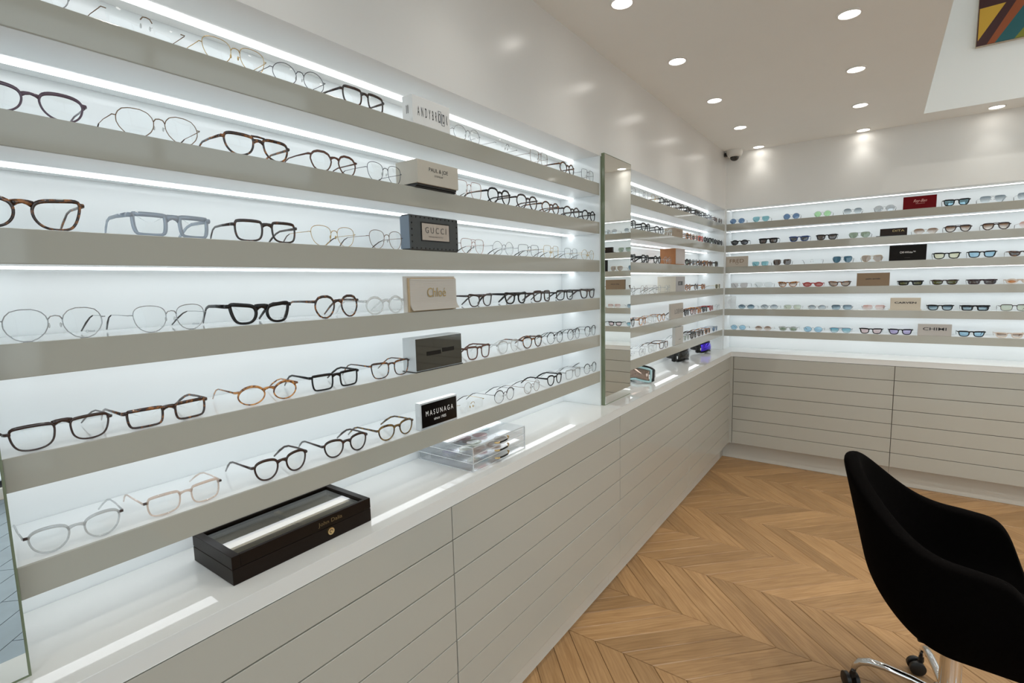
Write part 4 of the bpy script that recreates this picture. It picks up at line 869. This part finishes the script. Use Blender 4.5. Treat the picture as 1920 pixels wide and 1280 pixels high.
# ------------------------------------------------------------------ swivel chair
def chair():
    cx, cy0 = 1.31, 2.07
    e = empty('swivel_chair', (cx, cy0, 0), math.radians(-4), 'black upholstered tub chair on a chrome star base with castors', 'chair')
    # tub shell: U plan from near arm front, round the back, to far arm front
    plan = []
    R, A, B = .178, .232, .262
    for k in range(9): plan.append((R*(1-k/9.0)*1.0-.0*k, -B, 0, 1-k/9.0))
    for k in range(25):
        a = -PI/2+PI*k/24; plan.append((-A*math.cos(a)*1.03, B*math.sin(a), a, 0))
    for k in range(1, 10): plan.append((R*(k/9.0), B, 0, k/9.0))
    n = len(plan); m = 14; zb = .345; vs = []
    for i, (x, y, a, fr) in enumerate(plan):
        back = max(0, math.cos(a)) if 9 <= i < 34 else 0
        rim = .678+.208*back**2.2-(.02*fr)-(.20*max(0, (fr-.35)/.65)**3)
        for j in range(m+1):
            t = j/m; z = zb+(rim-zb)*t
            q = min(1, (z-zb)/.20); ins = .66+.34*math.sin(q*PI/2)**.8
            lean = -.23*(z-.50)*(back**.7)
            flare = 1+.05*max(0, z-.45)
            fx = 1+.70*(1-min(1, max(0, (z-.36)/.15)))**1.5 if x > 0 else 1
            vs.append((x*ins*fx+lean, y*ins*flare, z))
    fs = [(i*(m+1)+j, i*(m+1)+j+1, (i+1)*(m+1)+j+1, (i+1)*(m+1)+j) for i in range(n-1) for j in range(m)]
    # floor of the tub
    cidx = len(vs); vs.append((.03, 0, zb-.004))
    ring = [i*(m+1) for i in range(n)]
    fs += [(ring[i], ring[i+1], cidx) for i in range(n-1)]+[(ring[-1], ring[0], cidx)]
    o = MB().add(vs, fs).build('tub_shell', M['chairfab'], e, 'all')
    md = o.modifiers.new('thick', 'SOLIDIFY'); md.thickness = .048; md.offset = -1
    bmx = bmesh.new(); bmx.from_mesh(o.data); bmesh.ops.recalc_face_normals(bmx, faces=bmx.faces[:])
    # normals should point outwards (away from the seat)
    fsel = min(bmx.faces, key=lambda f: f.calc_center_median().x)
    if fsel.normal.x > 0: bmesh.ops.reverse_faces(bmx, faces=bmx.faces[:])
    bmx.to_mesh(o.data); bmx.free()
    md = o.modifiers.new('sub', 'SUBSURF'); md.levels = 2; md.render_levels = 2
    # cushion
    prof = []; ns = 32
    def sup(a, r): return (.055+.185*r*math.copysign(abs(math.cos(a))**.7, math.cos(a)), .205*r*math.copysign(abs(math.sin(a))**.7, math.sin(a)))
    vs = []
    for r, z in ((.90, .375), (.99, .390), (1.0, .42), (.97, .452), (.85, .466), (.5, .472), (.02, .474)):
        for k in range(ns): vs.append((*sup(2*PI*k/ns, r), z))
    fs = [(i*ns+k, i*ns+(k+1) % ns, (i+1)*ns+(k+1) % ns, (i+1)*ns+k) for i in range(6) for k in range(ns)]+[tuple(range(ns))[::-1], tuple(range(6*ns, 7*ns))]
    MB().add(vs, fs).build('seat_cushion', M['chairfab'], e, 'all')
    MB().box(-.09, .10, -.085, .085, .318, .346, .006).build('seat_plate', M['castor'], e)
    MB().lathe([(.0, .10), (.030, .10), (.031, .14), (.029, .145), (.029, .318), (.0, .318)], 24).build('column', M['chrome'], e, True)
    MB().lathe([(.0, .085), (.040, .085), (.044, .10), (.042, .135), (.033, .142), (.0, .142)], 24).build('hub', M['chrome'], e, True)
    a0 = math.radians(174+4)
    for k in range(5):
        a = a0-k*2*PI/5; dx, dy = math.cos(a), math.sin(a); r = .262
        P = lambda rr, z: (dx*rr, dy*rr, z)
        leg = MB().tube([P(.03, .118), P(.10, .128), P(.17, .132), P(.215, .128), P(.242, .116), P(.256, .096), P(r, .072)], [(.013, .010), (.013, .011), (.0135, .012), (.0135, .013), (.0125, .0125), (.0105, .0105), (.009, .009)], 12).build('leg', M['chrome'], e, 'all')
        b = k*1.3+.6; ux, uy = math.cos(b), math.sin(b); qx, qy = -uy, ux; c0 = P(r, .028); off = (qx*.014, qy*.014)
        cs = MB()
        for sg in (1, -1):
            c1 = (c0[0]+qx*.014+ux*sg*.006, c0[1]+qy*.014+uy*sg*.006, .0265); c2 = (c0[0]+qx*.014+ux*sg*.024, c0[1]+qy*.014+uy*sg*.024, .0265)
            cs.tube([c1, (c1[0]*.85+c2[0]*.15, c1[1]*.85+c2[1]*.15, .0265), (c1[0]*.15+c2[0]*.85, c1[1]*.15+c2[1]*.85, .0265), c2], [.022, .0262, .0262, .021], 18)
        cs.tube([P(r, .076), P(r, .052), (c0[0]+qx*.012, c0[1]+qy*.012, .036)], [.008, .010, .007], 10)
        cs.build('castor', M['castor'], leg, True)
chair()
